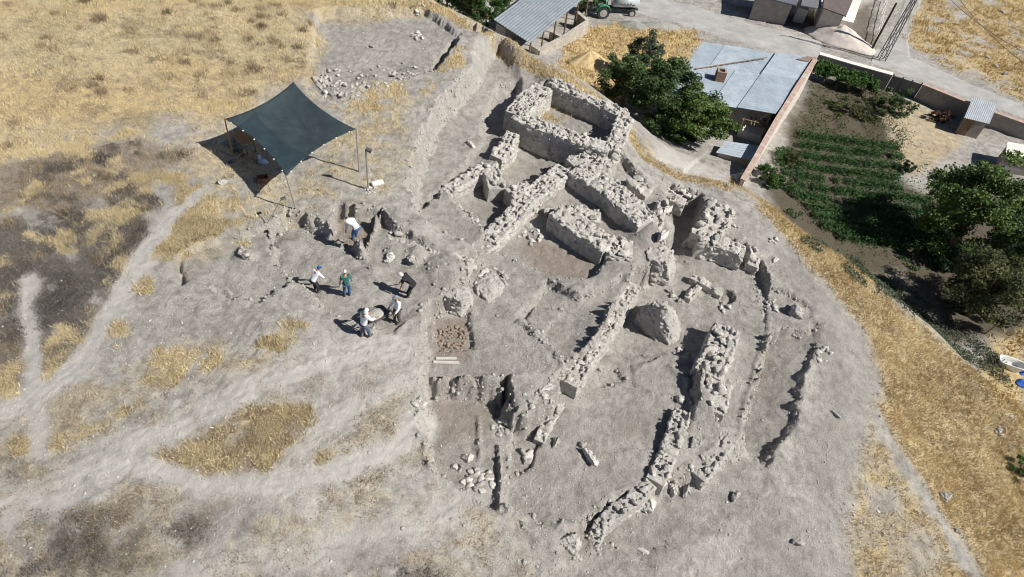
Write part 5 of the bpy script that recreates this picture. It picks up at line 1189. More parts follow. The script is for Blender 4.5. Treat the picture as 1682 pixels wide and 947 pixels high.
# vegetable beds
for k in range(11):
    x0 = (1306, 1308, 1312, 1308, 1308, 1312, 1316, 1322, 1332, 1346, 1372)[k]; x1 = (1478, 1482, 1482, 1478, 1480, 1530, 1560, 1575, 1575, 1580, 1560)[k]
    y0 = 223 + 16.5 * k; y1 = y0 + (x1 - x0) * .125
    a_, b_ = hit(x0, y0), hit(x1, y1); d = (b_ - a_); Lb = d.length; n = int(Lb * 280); rng = np.random.default_rng(400 + k)
    u_ = rng.random(n); wv = rng.normal(0, .27, n); dens = fbm(u_ * Lb * 1.1 + 31 * k, u_ * 0 + k, 9, 3); keep = dens > .24; u_, wv, dens = u_[keep], wv[keep], dens[keep]
    px_ = a_.x + d.x * u_ - d.y / Lb * wv; py_ = a_.y + d.y * u_ + d.x / Lb * wv; hh = np.abs(rng.normal(0, .22, len(u_))) * (.5 + dens) * np.clip(1.3 - np.abs(wv), .2, 1)
    C = np.stack([px_, py_, grounds(px_, py_) + .06 + hh], 1); V, Fc, tt = leaves(C, .17, rng, tone=np.clip(dens * .8 + rng.random(len(u_)) * .35 - .1, 0, 1))
    lab = ("topmost leafy vegetable bed of the garden", "second vegetable bed from the top, with a pale furrow above and below", "third vegetable bed from the top of the garden", "fourth vegetable bed from the top of the garden", "fifth vegetable bed from the top, left of the straw yard", "sixth vegetable bed from the top, running into the walnut shade", "seventh vegetable bed, half under the walnut tree's shade", "eighth vegetable bed, fourth from the bottom of the garden", "ninth vegetable bed, crossing into the deep walnut shade", "lowest but one vegetable bed near the foot of the mound", "short lowest vegetable bed next to the weedy foot of the mound")[k]
    tag(link("vegetable_bed", leaf_mesh("vegetable_bed", V, Fc, tt, L_VEG)), lab, "vegetable bed", "rows of the vegetable garden")
def ground_leaves(poly, n, mat, size, name, label, hmax=.25, cat="weeds", seed=0):
    pts = wp(poly); a = np.array(pts); rng = np.random.default_rng(600 + seed); x = rng.uniform(a[:, 0].min(), a[:, 0].max(), n * 3); y = rng.uniform(a[:, 1].min(), a[:, 1].max(), n * 3)
    f = fbm(x * .9, y * .9, 12 + seed, 4, .6); k = inside(x, y, pts) & (f > .48 + .12 * (rng.random(len(x)) - .5)); x, y, f = x[k][:n], y[k][:n], f[k][:n]
    C = np.stack([x, y, grounds(x, y) + .03 + rng.random(len(x)) * hmax * (f - .3) * 3], 1); V, Fc, t = leaves(C, size, rng, tone=np.clip(f + rng.random(len(x)) * .4 - .3, 0, 1)); tag(link(name, leaf_mesh(name, V, Fc, t, mat)), label, cat, kind="stuff")
ground_leaves([(1310, 395), (1400, 420), (1500, 480), (1640, 585), (1660, 640), (1600, 600), (1500, 530), (1400, 460)], 12000, L_GREY, .13, "weeds", "low grey green weeds at the foot of the golden slope", .3, seed=1)
ground_leaves([(1330, 140), (1500, 150), (1480, 260), (1300, 230)], 5000, L_OLIVE, .14, "weeds", "scattered weeds in the upper garden", .3, seed=2)
ground_leaves([(1270, 250), (1310, 240), (1320, 370), (1290, 350)], 3500, L_VEG, .15, "weeds", "green weeds between brick wall and vegetable beds", .5, seed=3)
ground_leaves([(1440, 395), (1560, 400), (1580, 450), (1500, 445)], 3500, L_VEG, .16, "weeds", "dark green ground cover under the trees", .4, seed=4)

# ------------------------------------------------------------------ dry grass as real blades
def mat_blade(name, a, b):
    g = N(name); at = g.attr("leaf"); sp = g.n("ShaderNodeSeparateColor"); g.L(at.outputs["Color"], sp.inputs[0]); g.color(g.ramp(sp.outputs[0], [(0, a), (1, b)])); return g.m
def blades(name, label, mask, n, mat, h=.22, w=.018, per=5, seed=0, thr=.25, area=None, spread=.09):
    rng = np.random.default_rng(700 + seed); dx = np.gradient(GX); dy = np.gradient(GY)
    wgt = (mask * (mask > thr) * dx[None] * dy[:, None]); 
    if area is not None: wgt = wgt * area
    cs = np.cumsum(wgt.ravel()); i = np.searchsorted(cs, rng.random(n) * cs[-1]); i = np.minimum(i, len(cs) - 1); j, i = np.unravel_index(i, mask.shape)
    x = GX[i] + rng.uniform(-.5, .5, n) * dx[i]; y = GY[j] + rng.uniform(-.5, .5, n) * dy[j]; sc = rng.uniform(.5, 1.25, n) * (.45 + 1.1 * fbm(x * .8, y * .8, 14 + seed, 3)); tone = np.clip(fbm(x * .5, y * .5, 15 + seed, 4) * 1.1 - .1 + rng.normal(0, .16, n), 0, 1)
    x = np.repeat(x, per); y = np.repeat(y, per); sc = np.repeat(sc, per); tone = np.clip(np.repeat(tone, per) + rng.normal(0, .1, n * per), 0, 1); N_ = n * per
    x = x + rng.normal(0, spread, N_); y = y + rng.normal(0, spread, N_); z = grounds(x, y) - .015; a = rng.uniform(0, 2 * np.pi, N_); b = rng.uniform(0, 2 * np.pi, N_); hh = h * sc * rng.uniform(.6, 1.2, N_); ln = rng.uniform(.25, .95, N_) * hh; ww = w * rng.uniform(.7, 1.5, N_)
    V = np.empty((N_, 3, 3)); V[:, 0] = np.stack([x - np.cos(a) * ww, y - np.sin(a) * ww, z], 1); V[:, 1] = np.stack([x + np.cos(a) * ww, y + np.sin(a) * ww, z], 1); V[:, 2] = np.stack([x + np.cos(b) * ln, y + np.sin(b) * ln, z + hh], 1)
    me = leaf_mesh(name, V.reshape(-1, 3), np.arange(3 * N_).reshape(-1, 3), np.repeat(tone, 3), mat); tag(link(name, me), label, "grass", kind="stuff")
B_PALE = mat_blade("pale_dry_blade", (.42, .34, .20), (.78, .66, .42)); B_GOLD = mat_blade("golden_dry_blade", (.42, .325, .18), (.82, .68, .42)); B_BROWN = mat_blade("brown_dead_blade", (.16, .12, .08), (.50, .40, .26)); B_CHAR = mat_blade("charred_blade", (.06, .054, .05), (.26, .235, .205))
INV = IN & (X > -45) & (X < 45) & (Y < 70) & (Y > 0)
blades("dry_grass", "pale straw coloured dry grass on the flat top of the mound", np.clip(np.maximum.reduce([gold, sparse * .5, low * .5]) * (1 - track) * sstep(.3, .55, N1 * .4 + N2 * .6), 0, 1) * INV, 46000, B_PALE, .16, .014, 5, 1, .1)
blades("dry_grass", "golden dry grass on the right hand slope and along the mound edge", np.clip(np.maximum.reduce([slope_g * (1 - slope_path) * (1 - .6 * slope_sp), rim * 1.2, tops * .8, (OUT & (SDE < 2.2)) * slope_g]), 0, 1) * (X < 45) * (Y > 0), 30000, B_GOLD, .17, .014, 5, 2, .1)
blades("dry_grass", "tufted dry weeds on the islands between the vehicle tracks", np.clip(np.maximum.reduce([isl, isl2 * .7]), 0, 1) ** 1.8 * INV * (1 - track), 4000, B_BROWN, .16, .013, 5, 3, .1)
blades("dry_grass", "yellow grass on the islands between the vehicle tracks", np.clip(np.maximum.reduce([isl * .8, isl2]), 0, 1) ** 1.8 * INV * (1 - track), 7500, B_PALE, .15, .013, 5, 4, .1)
blades("charred_stubble", "blackened stubble on the scorched patches at the left", np.clip(burnt, 0, 1) * INV, 22000, B_CHAR, .11, .013, 4, 5, .2)
blades("dry_grass", "yellow grass between the scorched patches at the left", spl * INV * (1 - track), 9000, B_PALE, .15, .013, 5, 9, .1)
blades("dead_weeds", "thin dead weed stubble over the bare ground at the lower left", stub * INV * (1 - track), 5000, B_BROWN, .11, .012, 5, 10, .15)
blades("dead_weeds", "brown dead weeds at the left side of the mound", np.clip(brownz, 0, 1) * INV, 8000, B_BROWN, .14, .013, 5, 6, .2)
blades("dry_grass", "golden dry grass in the field and yards of the village", vgold * OUT * sstep(.3, .6, N2) * (X < 80) * (Y < 110), 12000, mat_blade("village_dry_blade", (.42, .31, .15), (.78, .62, .34)), .28, .035, 4, 7, .1, spread=.2)
blades("weed_tufts", "scattered bushy brown weed tufts standing in the dry grass field", np.clip(gold * sstep(.45, .6, fbm(X * .4, Y * .4, 99, 4)) + burnt * .3, 0, 1) * INV, 420, B_BROWN, .34, .013, 90, 8, .1, spread=.16)
ground_leaves([(1300, 200), (1500, 215), (1560, 330), (1600, 430), (1420, 440), (1300, 350)], 2200, L_VEG, .14, "weeds", "low green growth between the vegetable beds", .25, seed=5)
# ------------------------------------------------------------------ shade sail and what stands under and beside it
def proj(w):
    q = np.array(w) - CAMO; D = q @ _f; return CX + F * (q @ _r) / D, CY + F * (q @ _d) / D
def top_at(base, py):
    """height over a foot point at which the photograph shows the row py"""
    return min(np.arange(.4, 14, .01), key=lambda h: abs(proj(base + Vector((0, 0, h)))[1] - py))
bL, bR, bB = hit(383, 257), hit(590, 283), hit(487, 343)
cL = Q(369, 195, bL.z + top_at(bL, 196)); cR = Q(585, 212, bR.z + top_at(bR, 211)); cB = Q(470, 290, bB.z + top_at(bB, 291)); cT = Q(482, 134, 2.75)
sail = empty("shade_sail", (float(bL.x), float(bL.y), bL.z), "dark blue green shade net stretched between four poles on the dry grass", "shade sail")
cor = [cL, cT, cR, cB]; n = 36; V = []; cen = (cL + cT + cR + cB) / 4
for i in range(n + 1):
    for j in range(n + 1):
        u, v = i / n, j / n; p = lerp2([cL, cT, cR, cB], u, v)
        bow = lambda t: 4 * t * (1 - t)
        # edges pull inwards, middle hangs a little
        eu = (.5 - u); ev = (.5 - v)
        p = p + ((cR - cL + cB * 0)) * 0
        inx = (lerp2(cor, .5, v) - lerp2(cor, 0, v)); iny = (lerp2(cor, u, .5) - lerp2(cor, u, 0))
        du = .075 * bow(v) * (1 - 2 * u); dv_ = .075 * bow(u) * (1 - 2 * v)
        p = p + inx * du * 2 * .9 + iny * dv_ * 2 * .9
        p.z += -.30 * bow(u) * bow(v) + .26 * (fbm(np.array([u * 5.0 + v * 2]), np.array([v * 2.5 - u]), 3, 4)[0] - .5) * bow(u) ** .5 * bow(v) ** .5 + .03 * math.sin((u - v) * 30) * bow(u) * bow(v)
        V.append(tuple(p))
Fc = [[i * (n + 1) + j, (i + 1) * (n + 1) + j, (i + 1) * (n + 1) + j + 1, i * (n + 1) + j + 1] for i in range(n) for j in range(n)]
g = N("shade_net"); co = g.coord(); f = g.noise(1.3, 4, .6, co); fine = g.noise(40, 2, .6, co, (1, .12, 1))
g.color(g.mix(.5, g.ramp(f, [(.3, (.026, .046, .058)), (.7, (.042, .066, .078))]), g.ramp(fine, [(.3, (.7, .7, .7)), (.7, (1.25, 1.25, 1.2))]), 'MULTIPLY'))
g.b.inputs["Alpha"].default_value = .80; g.b.inputs["Roughness"].default_value = .75
net = sub(link("net", mesh_np("net", V, Fc, True), g.m), sail)
sol = net.modifiers.new("t", 'SOLIDIFY'); sol.thickness = .006
bT = Vector((cT.x + .1, cT.y + .1, ground(cT.x + .1, cT.y + .1)))
M_POLE = simple("pole_metal", (.34, .32, .30), .5, .4, .3); M_POLEW = simple("orange_wood_pole", (.33, .19, .09), .8, .2)
for b_, t_, m_ in ((bL, cL, M_POLEW), (bR, cR, M_POLE), (bB, cB, M_POLE), (bT, cT, M_POLE)):
    bm = bmesh.new(); add_tube(bm, b_ - Vector((0, 0, .25)), t_ + Vector((0, 0, .06)), .038, .032, 8); sub(link("pole", bm_mesh("pole", bm), m_), sail)
bm = bmesh.new()
edges = [(0, j) for j in range(3, n, 6)] + [(i, n) for i in range(3, n, 6)]
for i, j in edges:
    p = Vector(V[i * (n + 1) + j]); r_ = bmesh.ops.create_icosphere(bm, subdivisions=1, radius=.045); bmesh.ops.translate(bm, verts=r_['verts'], vec=p)
cl = sub(link("tie_knots", bm_mesh("tie_knots", bm), M_WHITE), sail); cl["kind"] = "stuff"
# light pole set in a heap of stones
bp = hit(605, 311); hp = top_at(bp, 245); lp = empty("floodlight_pole", tuple(bp), "tall thin floodlight pole wedged in white stones right of the shade sail", "light pole")
bm = bmesh.new(); add_tube(bm, (0, 0, -.2), (0, 0, hp), .045, .04, 8); link("pole", bm_mesh("pole", bm), M_POLE, lp)
bm = bmesh.new(); add_box(bm, (.14, 0, hp - .02), (.30, .16, .14), Matrix.Rotation(.35, 3, 'Y'), .02); fl_ = link("lamp_head", bm_mesh("lamp_head", bm), M_STEEL, lp)
bm = bmesh.new(); add_box(bm, (.16, 0, hp - .10), (.24, .13, .02), Matrix.Rotation(.35, 3, 'Y')); link("lamp_glass", bm_mesh("lamp_glass", bm), M_WHITE, fl_)
c = hit(620, 303); bm = bmesh.new(); add_box(bm, (0, 0, .08), (.62, .26, .16), None, .03); o = link("concrete_block", bm_mesh("concrete_block", bm), M_WHITE); o.location = c; o.rotation_euler = (0, .05, .7); tag(o, "pale concrete block at the foot of the floodlight pole", "block")
# leaning pole with a fitting
b_ = hit(436, 369); t_ = b_ + (Q(463, 326, b_.z + 1.5) - b_); fp = empty("leaning_stick", tuple(b_), "thin pale stick with a dark fitting, leaning near the front sail pole", "stick")
bm = bmesh.new(); add_tube(bm, (0, 0, -.1), t_ - b_, .026, .022, 6); link("shaft", bm_mesh("shaft", bm), simple("pale_shaft", (.40, .33, .24), .8), fp)
bm = bmesh.new(); add_box(bm, (t_ - b_) + Vector((.04, .04, 0)), (.22, .12, .08), Matrix.Rotation(.7, 3, 'Z'), .01); link("fitting", bm_mesh("fitting", bm), M_STEEL, fp)
# table, tools, bag, crate in the shade
c = hit(404, 246); tb = empty("work_table", tuple(c), "brown topped table with dark legs half under the shade sail", "table", rotz=-.55)
bm = bmesh.new(); add_box(bm, (0, 0, .72), (1.1, .6, .04), None, .008); link("tabletop", bm_mesh("tabletop", bm), simple("brown_board", (.36, .20, .09), .7), tb)
for x in (-.48, .48):
    for y in (-.24, .24): bm = bmesh.new(); add_tube(bm, (x, y, 0), (x * .95, y * .95, .7), .025, seg=6); link("leg", bm_mesh("leg", bm), M_STEEL, tb)
c = hit(433, 269); rg = np.random.default_rng(9); V0 = ICO3[0] * np.array([.26, .16, .16]); V0 = V0 * (1 + .5 * (fbm(V0[:, 0] * 9, V0[:, 1] * 9 + V0[:, 2] * 8, 5, 3) - .5)[:, None]) + np.array([c.x, c.y, c.z + .12])
V1 = ICO3[0] * np.array([.10, .10, .24]) + np.array([c.x - .22, c.y + .12, c.z + .2]); s = Soup(); s.add(V0, ICO3[1]); s.add(V1, ICO3[1])
tag(link("cloth_bag", fuse(s.mesh("cloth_bag"), .03), simple("pale_blue_cloth", (.42, .50, .62), .8, var=.3, scale=12)), "crumpled pale blue cloth bag under the shade sail", "bag")
c = hit(432, 297); bm = bmesh.new(); add_box(bm, (0, 0, .03), (.5, .34, .03))
for dx, dy, sx, sy in ((-.25, 0, .03, .34), (.25, 0, .03, .34), (0, -.17, .5, .03), (0, .17, .5, .03)): add_box(bm, (dx, dy, .14), (sx, sy, .24))
o = link("crate", bm_mesh("crate", bm), simple("dull_red_crate", (.20, .09, .06), .6)); o.location = c; o.rotation_euler = (0, 0, .4); tag(o, "dull reddish crate in the shade near the front sail pole", "crate")
for k, (x0, y0, x1, y1) in enumerate(((386, 252, 408, 272), (391, 250, 413, 270), (384, 264, 404, 252), (398, 252, 420, 272), (378, 268, 396, 262), (402, 258, 424, 268))):
    a_, b_ = hit(x0, y0), hit(x1, y1); bm = bmesh.new(); add_tube(bm, a_ + Vector((0, 0, .05)), b_ + Vector((0, 0, .22)), .02, .02, 6)
    d_ = (a_ - b_).normalized(); o = link("shovel", bm_mesh("shovel", bm), simple("tool_handle", (.34, .26, .17), .8) if k == 0 else bpy.data.materials["tool_handle"])
    tag(o, "wooden handled tool lying in the pile under the shade sail", "tool", "tools piled under the shade sail")
    bm = bmesh.new(); add_box(bm, a_ + d_ * .1 + Vector((0, 0, .06)), (.22, .18, .025), Matrix.Rotation(math.atan2(d_.y, d_.x), 3, 'Z'), .008); link("blade", bm_mesh("blade", bm), M_STEEL, o)
# planks on the floor
c = hit(733, 593)
for k, dy in enumerate((-.12, .14)):
    bm = bmesh.new(); add_box(bm, (0, dy * .8, .015), (1.1 - .2 * k, .14, .05), Matrix.Rotation(.04 * k, 3, 'Z'), .006); o = link("plank", bm_mesh("plank", bm), simple("pale_plank", (.47, .45, .41), .85, var=.15, scale=10)); o.location = c; o.rotation_euler = (0, 0, .16)
    tag(o, ("longer one of two pale planks lying on the grey floor", "shorter pale plank, the farther of the two on the grey floor")[k], "plank")
c = hit(1018, 10)

# ------------------------------------------------------------------ people
def skin_mesh(name, joints, edges, radii, root=0, sub_=2):
    me = bpy.data.meshes.new(name); me.from_pydata([tuple(j) for j in joints], edges, []); o = bpy.data.objects.new("tmp", me); COL.objects.link(o)
    o.modifiers.new("s", 'SKIN'); m = o.modifiers.new("u", 'SUBSURF'); m.levels = sub_; m.render_levels = sub_
    for i, r in enumerate(radii):
        v = me.skin_vertices[0].data[i]; v.radius = (r, r) if isinstance(r, (int, float)) else r; v.use_root = i == root
    dg = bpy.context.evaluated_depsgraph_get(); out = bpy.data.meshes.new_from_object(o.evaluated_get(dg)); bpy.data.objects.remove(o); bpy.data.meshes.remove(me); out.name = name
    for p in out.polygons: p.use_smooth = True
    return out
M_SKIN = simple("tanned_skin", (.36, .20, .13), .6, .3, var=.08); M_HAIR = simple("dark_hair", (.03, .022, .018), .7); M_SHOE = simple("dusty_shoe", (.10, .085, .07), .8)
M_EYE = simple("eye_white", (.6, .58, .55), .3, .4)
def person(label, px, py, face_px, lean, larm, rarm, shirt, trousers, hat, hat_kind='cap', knees=.0, step=.0, short=False, twist=0., size=1.):
    """arms: (elbow, wrist) offsets from the shoulder in the upright body frame (x right, y forward, z up)"""
    b_ = hit(px, py); h2 = hit(*face_px); yaw = math.atan2(h2.y - b_.y, h2.x - b_.x) - math.pi / 2
    root = empty("person", (b_.x, b_.y, b_.z + .015), label, "person", rotz=yaw); root.scale = (size,) * 3
    drop = knees * .22; hipz = .92 - drop; ba = -.10 * math.sin(lean)               # hips shift back while bending
    L = Matrix.Rotation(-lean, 3, 'X')
    def T(x, y, z): v = L @ Vector((x, y, z)); return Vector((v.x, v.y + ba * 2.2, v.z + hipz))
    pel = T(0, 0, 0); sp = T(0, -.01, .2); chs = T(0, .01, .40); nk = T(0, .0, .54); hd0 = T(0, .02, .60)
    shl = [T(s_ * .185, 0, .47) for s_ in (-1, 1)]; arms = []
    for s_, sh_, (e, w_) in ((-1, shl[0], larm), (1, shl[1], rarm)):
        ev = Vector(e).normalized() * .29; wv = Vector(w_).normalized() * .25; arms.append((sh_, sh_ + ev, sh_ + ev + wv, wv.normalized(), s_))
    hips = [pel + Vector((s_ * .10, 0, -.04)) for s_ in (-1, 1)]
    kn, an = [], []
    for s_ in (0, 1):
        sx = (-1, 1)[s_] * .12; fy = step * (1 if s_ else -1); a_ = Vector((sx, fy, .075)); k_ = (hips[s_] + a_) / 2 + Vector((0, .05 + .16 * knees, 0)); kn.append(k_); an.append(a_)
    J, E, R = [], [], []
    def add(v, par, r):
        J.append(Vector(v)); R.append(r)
        if par is not None: E.append((par, len(J) - 1))
        return len(J) - 1
    ip = add(pel, None, (.145, .105)); is_ = add(sp, ip, (.13, .095)); ic = add(chs, is_, (.15, .10)); ink = add(nk, ic, .058); ih = add(hd0, ink, .056)
    for s_ in (0, 1):
        sh_, el, wr, wd, sg = arms[s_]; i0 = add(sh_, ic, .062); i1 = add(el, i0, .045); i2 = add(wr, i1, .031)
        side = wd.cross(Vector((0, 1, .3))).normalized() * (1 if s_ else -1); nrm = side.cross(wd).normalized(); palm = wr + wd * .055; i3 = add(palm, i2, (.034, .022))
        for q, (o_, ln) in enumerate(((-.028, .072), (-.009, .08), (.010, .076), (.028, .06))):
            f0 = palm + wd * .04 + side * o_; f1 = f0 + wd * ln * .55 + nrm * .012; f2 = f1 + (wd * .6 + nrm * .8).normalized() * ln * .5
            j = add(f0, i3, .0105); j = add(f1, j, .0095); add(f2, j, .008)
        t0 = wr + wd * .03 - side * .034; j = add(t0, i3, .012); j = add(t0 + (wd * .7 - side * .7).normalized() * .04, j, .011); add(t0 + (wd * .9 - side * .5).normalized() * .072 + nrm * .015, j, .009)
        j = add(hips[s_], ip, .088); j = add(kn[s_], j, .058); j = add(an[s_], j, .042); add(an[s_] + Vector((0, .14, -.035)), j, .038)
    body = skin_mesh("body", J, E, R, 0)
    # head joined into the body mesh
    look = lean * .75; H = Matrix.Rotation(-look, 3, 'X') @ Matrix.Rotation(twist, 3, 'Z'); hc = T(0, .03, .69)
    hv, hf = ICO3; s = hv.copy() * np.array([.076, .095, .115]); k = s[:, 2] < -.02; s[k, 0] *= .86; s[k, 1] *= .95
    d = np.hypot(s[:, 0] / .018, (s[:, 2] + .008) / .034); s[:, 1] += np.where(s[:, 1] > .05, .026 * np.exp(-d * d), 0)          # nose
    d = np.hypot((np.abs(s[:, 0]) - .03) / .018, (s[:, 2] - .018) / .014); s[:, 1] -= np.where(s[:, 1] > .05, .010 * np.exp(-d * d), 0)      # eye sockets
    d = np.hypot(s[:, 0] / .03, (s[:, 2] + .058) / .010); s[:, 1] += np.where(s[:, 1] > .04, .006 * np.exp(-d * d), 0)            # mouth
    d = np.hypot(s[:, 1] / .026, (s[:, 2] + .0) / .034); s[:, 0] += np.sign(s[:, 0]) * np.where(np.abs(s[:, 0]) > .05, .018 * np.exp(-d * d), 0)   # ears
    s = s @ np.array(H).T + np.array(hc)
    bm = bmesh.new(); bm.from_mesh(body); vs = [bm.verts.new(v) for v in s]
    for f in hf: bm.faces.new([vs[i] for i in f])
    bo = link("body", bm_mesh("body", bm, True), M_SKIN, root); bpy.data.meshes.remove(body)
    bm = bmesh.new()
    for sx in (-.03, .03): r_ = bmesh.ops.create_icosphere(bm, subdivisions=1, radius=.011); bmesh.ops.translate(bm, verts=r_['verts'], vec=H @ Vector((sx, .083, .018)) + hc)
    link("eyes", bm_mesh("eyes", bm, True), M_EYE, root)
    # shirt
    J, E, R = [], [], []
    ip = add(pel + L @ Vector((0, 0, -.08)), None, (.172, .138)); i1 = add(pel + L @ Vector((0, 0, .06)), ip, (.165, .13)); is_ = add(sp, i1, (.158, .125)); ic = add(chs, is_, (.178, .128)); add(T(0, 0, .525), ic, (.085, .075))
    for s_ in (0, 1):
        sh_, el, wr, wd, sg = arms[s_]; i0 = add(sh_, ic, .085); 
        if short: add(sh_.lerp(el, .75), i0, .068)
        else: i2 = add(el, i0, .064); add(el.lerp(wr, .92), i2, .05)
    link("shirt", skin_mesh("shirt", J, E, R, 0), shirt, root)
    J, E, R = [], [], []
    ip = add(pel + L @ Vector((0, 0, .04)), None, (.16, .125))
    for s_ in (0, 1):
        j = add(hips[s_] + Vector((0, 0, -.05)), ip, .112); j = add(kn[s_], j, .082); add(an[s_] + Vector((0, 0, .03)), j, .068)
    link("trousers", skin_mesh("trousers", J, E, R, 0), trousers, root)
    for s_ in (0, 1):
        bm = bmesh.new(); bmesh.ops.create_uvsphere(bm, u_segments=12, v_segments=8, radius=1); bmesh.ops.transform(bm, matrix=Matrix.Translation(an[s_] + Vector((0, .06, -.02))) @ Matrix.Diagonal((.052, .14, .055, 1)), verts=bm.verts[:]); link("shoe", bm_mesh("shoe", bm, True), M_SHOE, root)
    v = ICO3[0].copy() * np.array([.088, .106, .118])
    if hat_kind == 'cap':
        v[:, 2] = np.maximum(v[:, 2], .012); k = (v[:, 1] > .03) & (v[:, 2] < .04); v[k, 1] += .07 * np.clip((v[k, 1] - .03) / .07, 0, 1); v[:, 2] += .012
    else:                                                    # cloth tied over head and nape
        k = (v[:, 1] > .02) & (v[:, 2] < .03); v[k, 1] = np.minimum(v[k, 1], .03); v[:, :2] *= 1.06; kk = (v[:, 2] < -.03); v[kk, 1] -= .035; v[kk, 2] *= 1.35; v[kk, 0] *= 1.25
        v *= 1 + .10 * (fbm(v[:, 0] * 30, v[:, 2] * 30 + v[:, 1] * 20, 3, 3) - .5)[:, None]
    v = v @ np.array(H).T + np.array(hc)
    link("cap" if hat_kind == 'cap' else "head_cloth", mesh_np("hat", v, ICO3[1], True), hat, root)
    hb_ = ICO2[0] * np.array([.081, .099, .1]); hb_[:, 1] = np.minimum(hb_[:, 1], .02); hb_[:, 2] = np.maximum(hb_[:, 2], -.03); link("hair", mesh_np("hair", hb_ @ np.array(H).T + np.array(hc), ICO2[1], True), M_HAIR, root)
    return root, arms
def cloth(name, c, var=.12): return simple(name, c, .9, .1, var=var, scale=9, bump=.4, bscale=14)
C_WHITE = cloth("white_cotton", (.68, .72, .78)); C_WHITE2 = cloth("bright_white_cotton", (.74, .77, .82)); C_BLACK = cloth("black_cotton", (.030, .028, .032)); C_DARK = cloth("dark_trousers", (.035, .037, .045)); C_JEAN = cloth("blue_jeans", (.055, .12, .24)); C_JEAN2 = cloth("grey_jeans", (.10, .135, .19)); C_GREY = cloth("grey_trousers", (.10, .095, .09))
C_BLUE = cloth("bright_blue_cap", (.015, .09, .36)); C_HAT = cloth("white_cap", (.66, .64, .62)); C_GCAP = cloth("grey_cap", (.22, .23, .26)); C_PALE = cloth("pale_head_cloth", (.50, .47, .45))
g = N("green_check"); co = g.coord(); f = g.voro(26, "Distance", vec=co); g.color(g.ramp(f, [(.25, (.012, .055, .05)), (.5, (.03, .12, .105)), (.75, (.10, .22, .20))])); C_GREEN = g.m
dn = (0, .05, -1)
person("person in a white shirt and bright blue cap leaning forward, leftmost of the workers", 521, 479, (545, 462), .62, ((-.1, .35, -.8), (.1, .5, -.8)), ((.1, .35, -.8), (-.1, .5, -.8)), C_WHITE, C_DARK, C_BLUE, size=.88)
person("person in a green checked shirt, white cap and blue jeans seen from behind", 571, 486, (560, 450), .16, ((-.25, .05, -1), (-.1, .35, -1)), ((.3, .0, -1), (.15, .4, -1)), C_GREEN, C_JEAN, C_HAT, short=True, size=.88)
person("person in a long white shirt and white head cloth holding the wheelbarrow", 601, 554, (640, 530), .22, ((-.1, .4, -.9), (.05, .9, -.35)), ((.1, .4, -.9), (-.05, .9, -.35)), C_WHITE2, C_JEAN2, C_HAT, 'cloth', step=.1)
person("person in a white shirt and grey cap standing at the far side of the wheelbarrow", 653, 529, (622, 541), .03, ((-.15, .3, -.9), (.0, .6, -.7)), ((.15, .2, -1), (.0, .6, -.7)), C_WHITE2, C_GREY, C_GCAP, step=.06)
person("person in a black shirt stooping with a pick, pale cloth on the head", 672, 486, (640, 478), .95, ((-.05, .1, -1), (.1, .3, -1)), ((.05, .35, -.9), (-.1, .4, -.9)), C_BLACK, C_DARK, C_PALE, 'cloth', short=True, knees=.15)
person("person in a white shirt bent double in the shallow pit above the other workers", 583, 394, (560, 391), 1.38, ((-.05, .1, -1), (.0, .25, -1)), ((.05, .25, -1), (-.0, .3, -1)), C_WHITE, C_JEAN, C_GCAP, knees=.2, step=.05)
# pick held by the stooping worker
b_ = hit(672, 486); h_ = hit(646, 478); d = (h_ - b_).normalized(); bm = bmesh.new(); a_ = b_ + d * .42 + Vector((0, 0, .62)); e_ = b_ + d * 1.25 + Vector((0, 0, .06)); add_tube(bm, a_, e_, .018, .02, 6)
pk = tag(link("pickaxe", bm_mesh("pickaxe", bm), simple("pick_handle", (.35, .25, .15), .8)), "pick held by the stooping person in black", "pick")
m = Vector((-d.y, d.x, 0)); bm = bmesh.new(); add_tube(bm, e_, e_ + d * .16 + Vector((0, 0, .17)), .022, .012, 6); add_tube(bm, e_, e_ - d * .22 + Vector((0, 0, -.08)), .022, .008, 6); link("pick_head", bm_mesh("pick_head", bm), M_STEEL, pk)
# shovel lying by the wheelbarrow
a_, e_ = hit(566, 531), hit(590, 543); bm = bmesh.new(); add_tube(bm, a_ + Vector((0, 0, .04)), e_ + Vector((0, 0, .05)), .02, .02, 6); o = tag(link("shovel", bm_mesh("shovel", bm), simple("pale_handle", (.48, .42, .34), .8)), "pale handled shovel on the ground behind the person with the head cloth", "shovel")
d = (e_ - a_).normalized(); bm = bmesh.new(); add_box(bm, e_ + d * .13 + Vector((0, 0, .05)), (.28, .21, .02), Matrix.Rotation(math.atan2(d.y, d.x), 3, 'Z'), .006); link("blade", bm_mesh("blade", bm), M_STEEL, o)
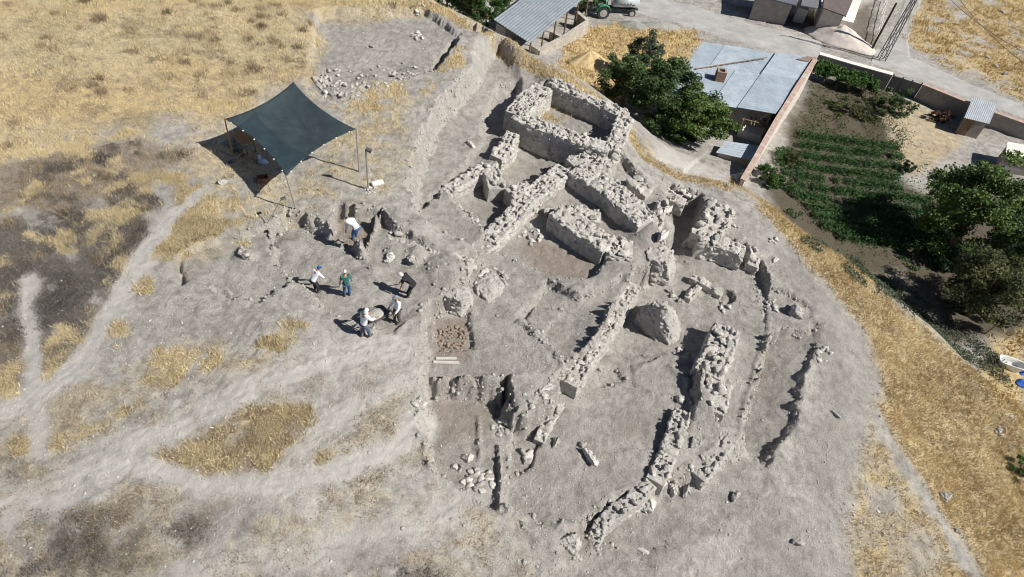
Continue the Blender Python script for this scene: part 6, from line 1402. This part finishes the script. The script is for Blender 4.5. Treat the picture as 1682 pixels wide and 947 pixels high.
# wheelbarrow
c = hit(616, 531); pf_ = hit(640, 520); yaw = math.atan2(pf_.y - c.y, pf_.x - c.x); wbw = empty("wheelbarrow", (c.x, c.y, c.z + .01), "wheelbarrow heaped with earth between the two people in white", "wheelbarrow", rotz=yaw)
bm = bmesh.new(); rr = []
for s_, z in ((.55, .28), (.8, .42), (1.0, .60), (1.04, .62), (.97, .60), (.78, .44), (.5, .32)):
    rr.append([bm.verts.new((.12 * z + abs(math.cos(a)) ** .6 * math.copysign(.46, math.cos(a)) * s_, abs(math.sin(a)) ** .6 * math.copysign(.33, math.sin(a)) * s_, z)) for a in (2 * math.pi * k / 28 for k in range(28))])
for p_, q_ in zip(rr[:-1], rr[1:]):
    for k in range(28): bm.faces.new([p_[k], p_[(k + 1) % 28], q_[(k + 1) % 28], q_[k]])
bm.faces.new(rr[0][::-1]); bm.faces.new(rr[-1]); link("tray", bm_mesh("tray", bm, True), simple("scuffed_tray", (.16, .155, .15), .5, .4, .3, var=.4), wbw)
V0 = ICO3[0] * np.array([.40, .28, .13]); V0 = V0 + (np.random.default_rng(2).random(V0.shape) - .5) * .03 + np.array([.06, 0, .55]); link("earth_load", mesh_np("earth_load", V0, ICO3[1]), EARTHM, wbw)
bm = bmesh.new(); bmesh.ops.create_cone(bm, cap_ends=True, segments=24, radius1=.19, radius2=.19, depth=.09); bmesh.ops.transform(bm, matrix=Matrix.Translation((.68, 0, .19)) @ Matrix.Rotation(math.pi / 2, 4, 'X'), verts=bm.verts[:]); wl_ = link("wheel", bm_mesh("wheel", bm), M_TYRE, wbw)
bm = bmesh.new(); bmesh.ops.create_cone(bm, cap_ends=True, segments=16, radius1=.1, radius2=.1, depth=.1); bmesh.ops.transform(bm, matrix=Matrix.Translation((.68, 0, .19)) @ Matrix.Rotation(math.pi / 2, 4, 'X'), verts=bm.verts[:]); link("rim", bm_mesh("rim", bm), M_RIM, wl_)
for s_ in (-1, 1):
    bm = bmesh.new(); add_path(bm, [Vector((.70, s_ * .06, .19)), Vector((.3, s_ * .2, .30)), Vector((-.4, s_ * .25, .45)), Vector((-.95, s_ * .28, .66))], .02, 6); link("handle", bm_mesh("handle", bm), M_STEEL, wbw)
    bm = bmesh.new(); add_path(bm, [Vector((-.15, s_ * .23, .38)), Vector((-.3, s_ * .26, 0))], .018, 6); link("leg", bm_mesh("leg", bm), M_STEEL, wbw)
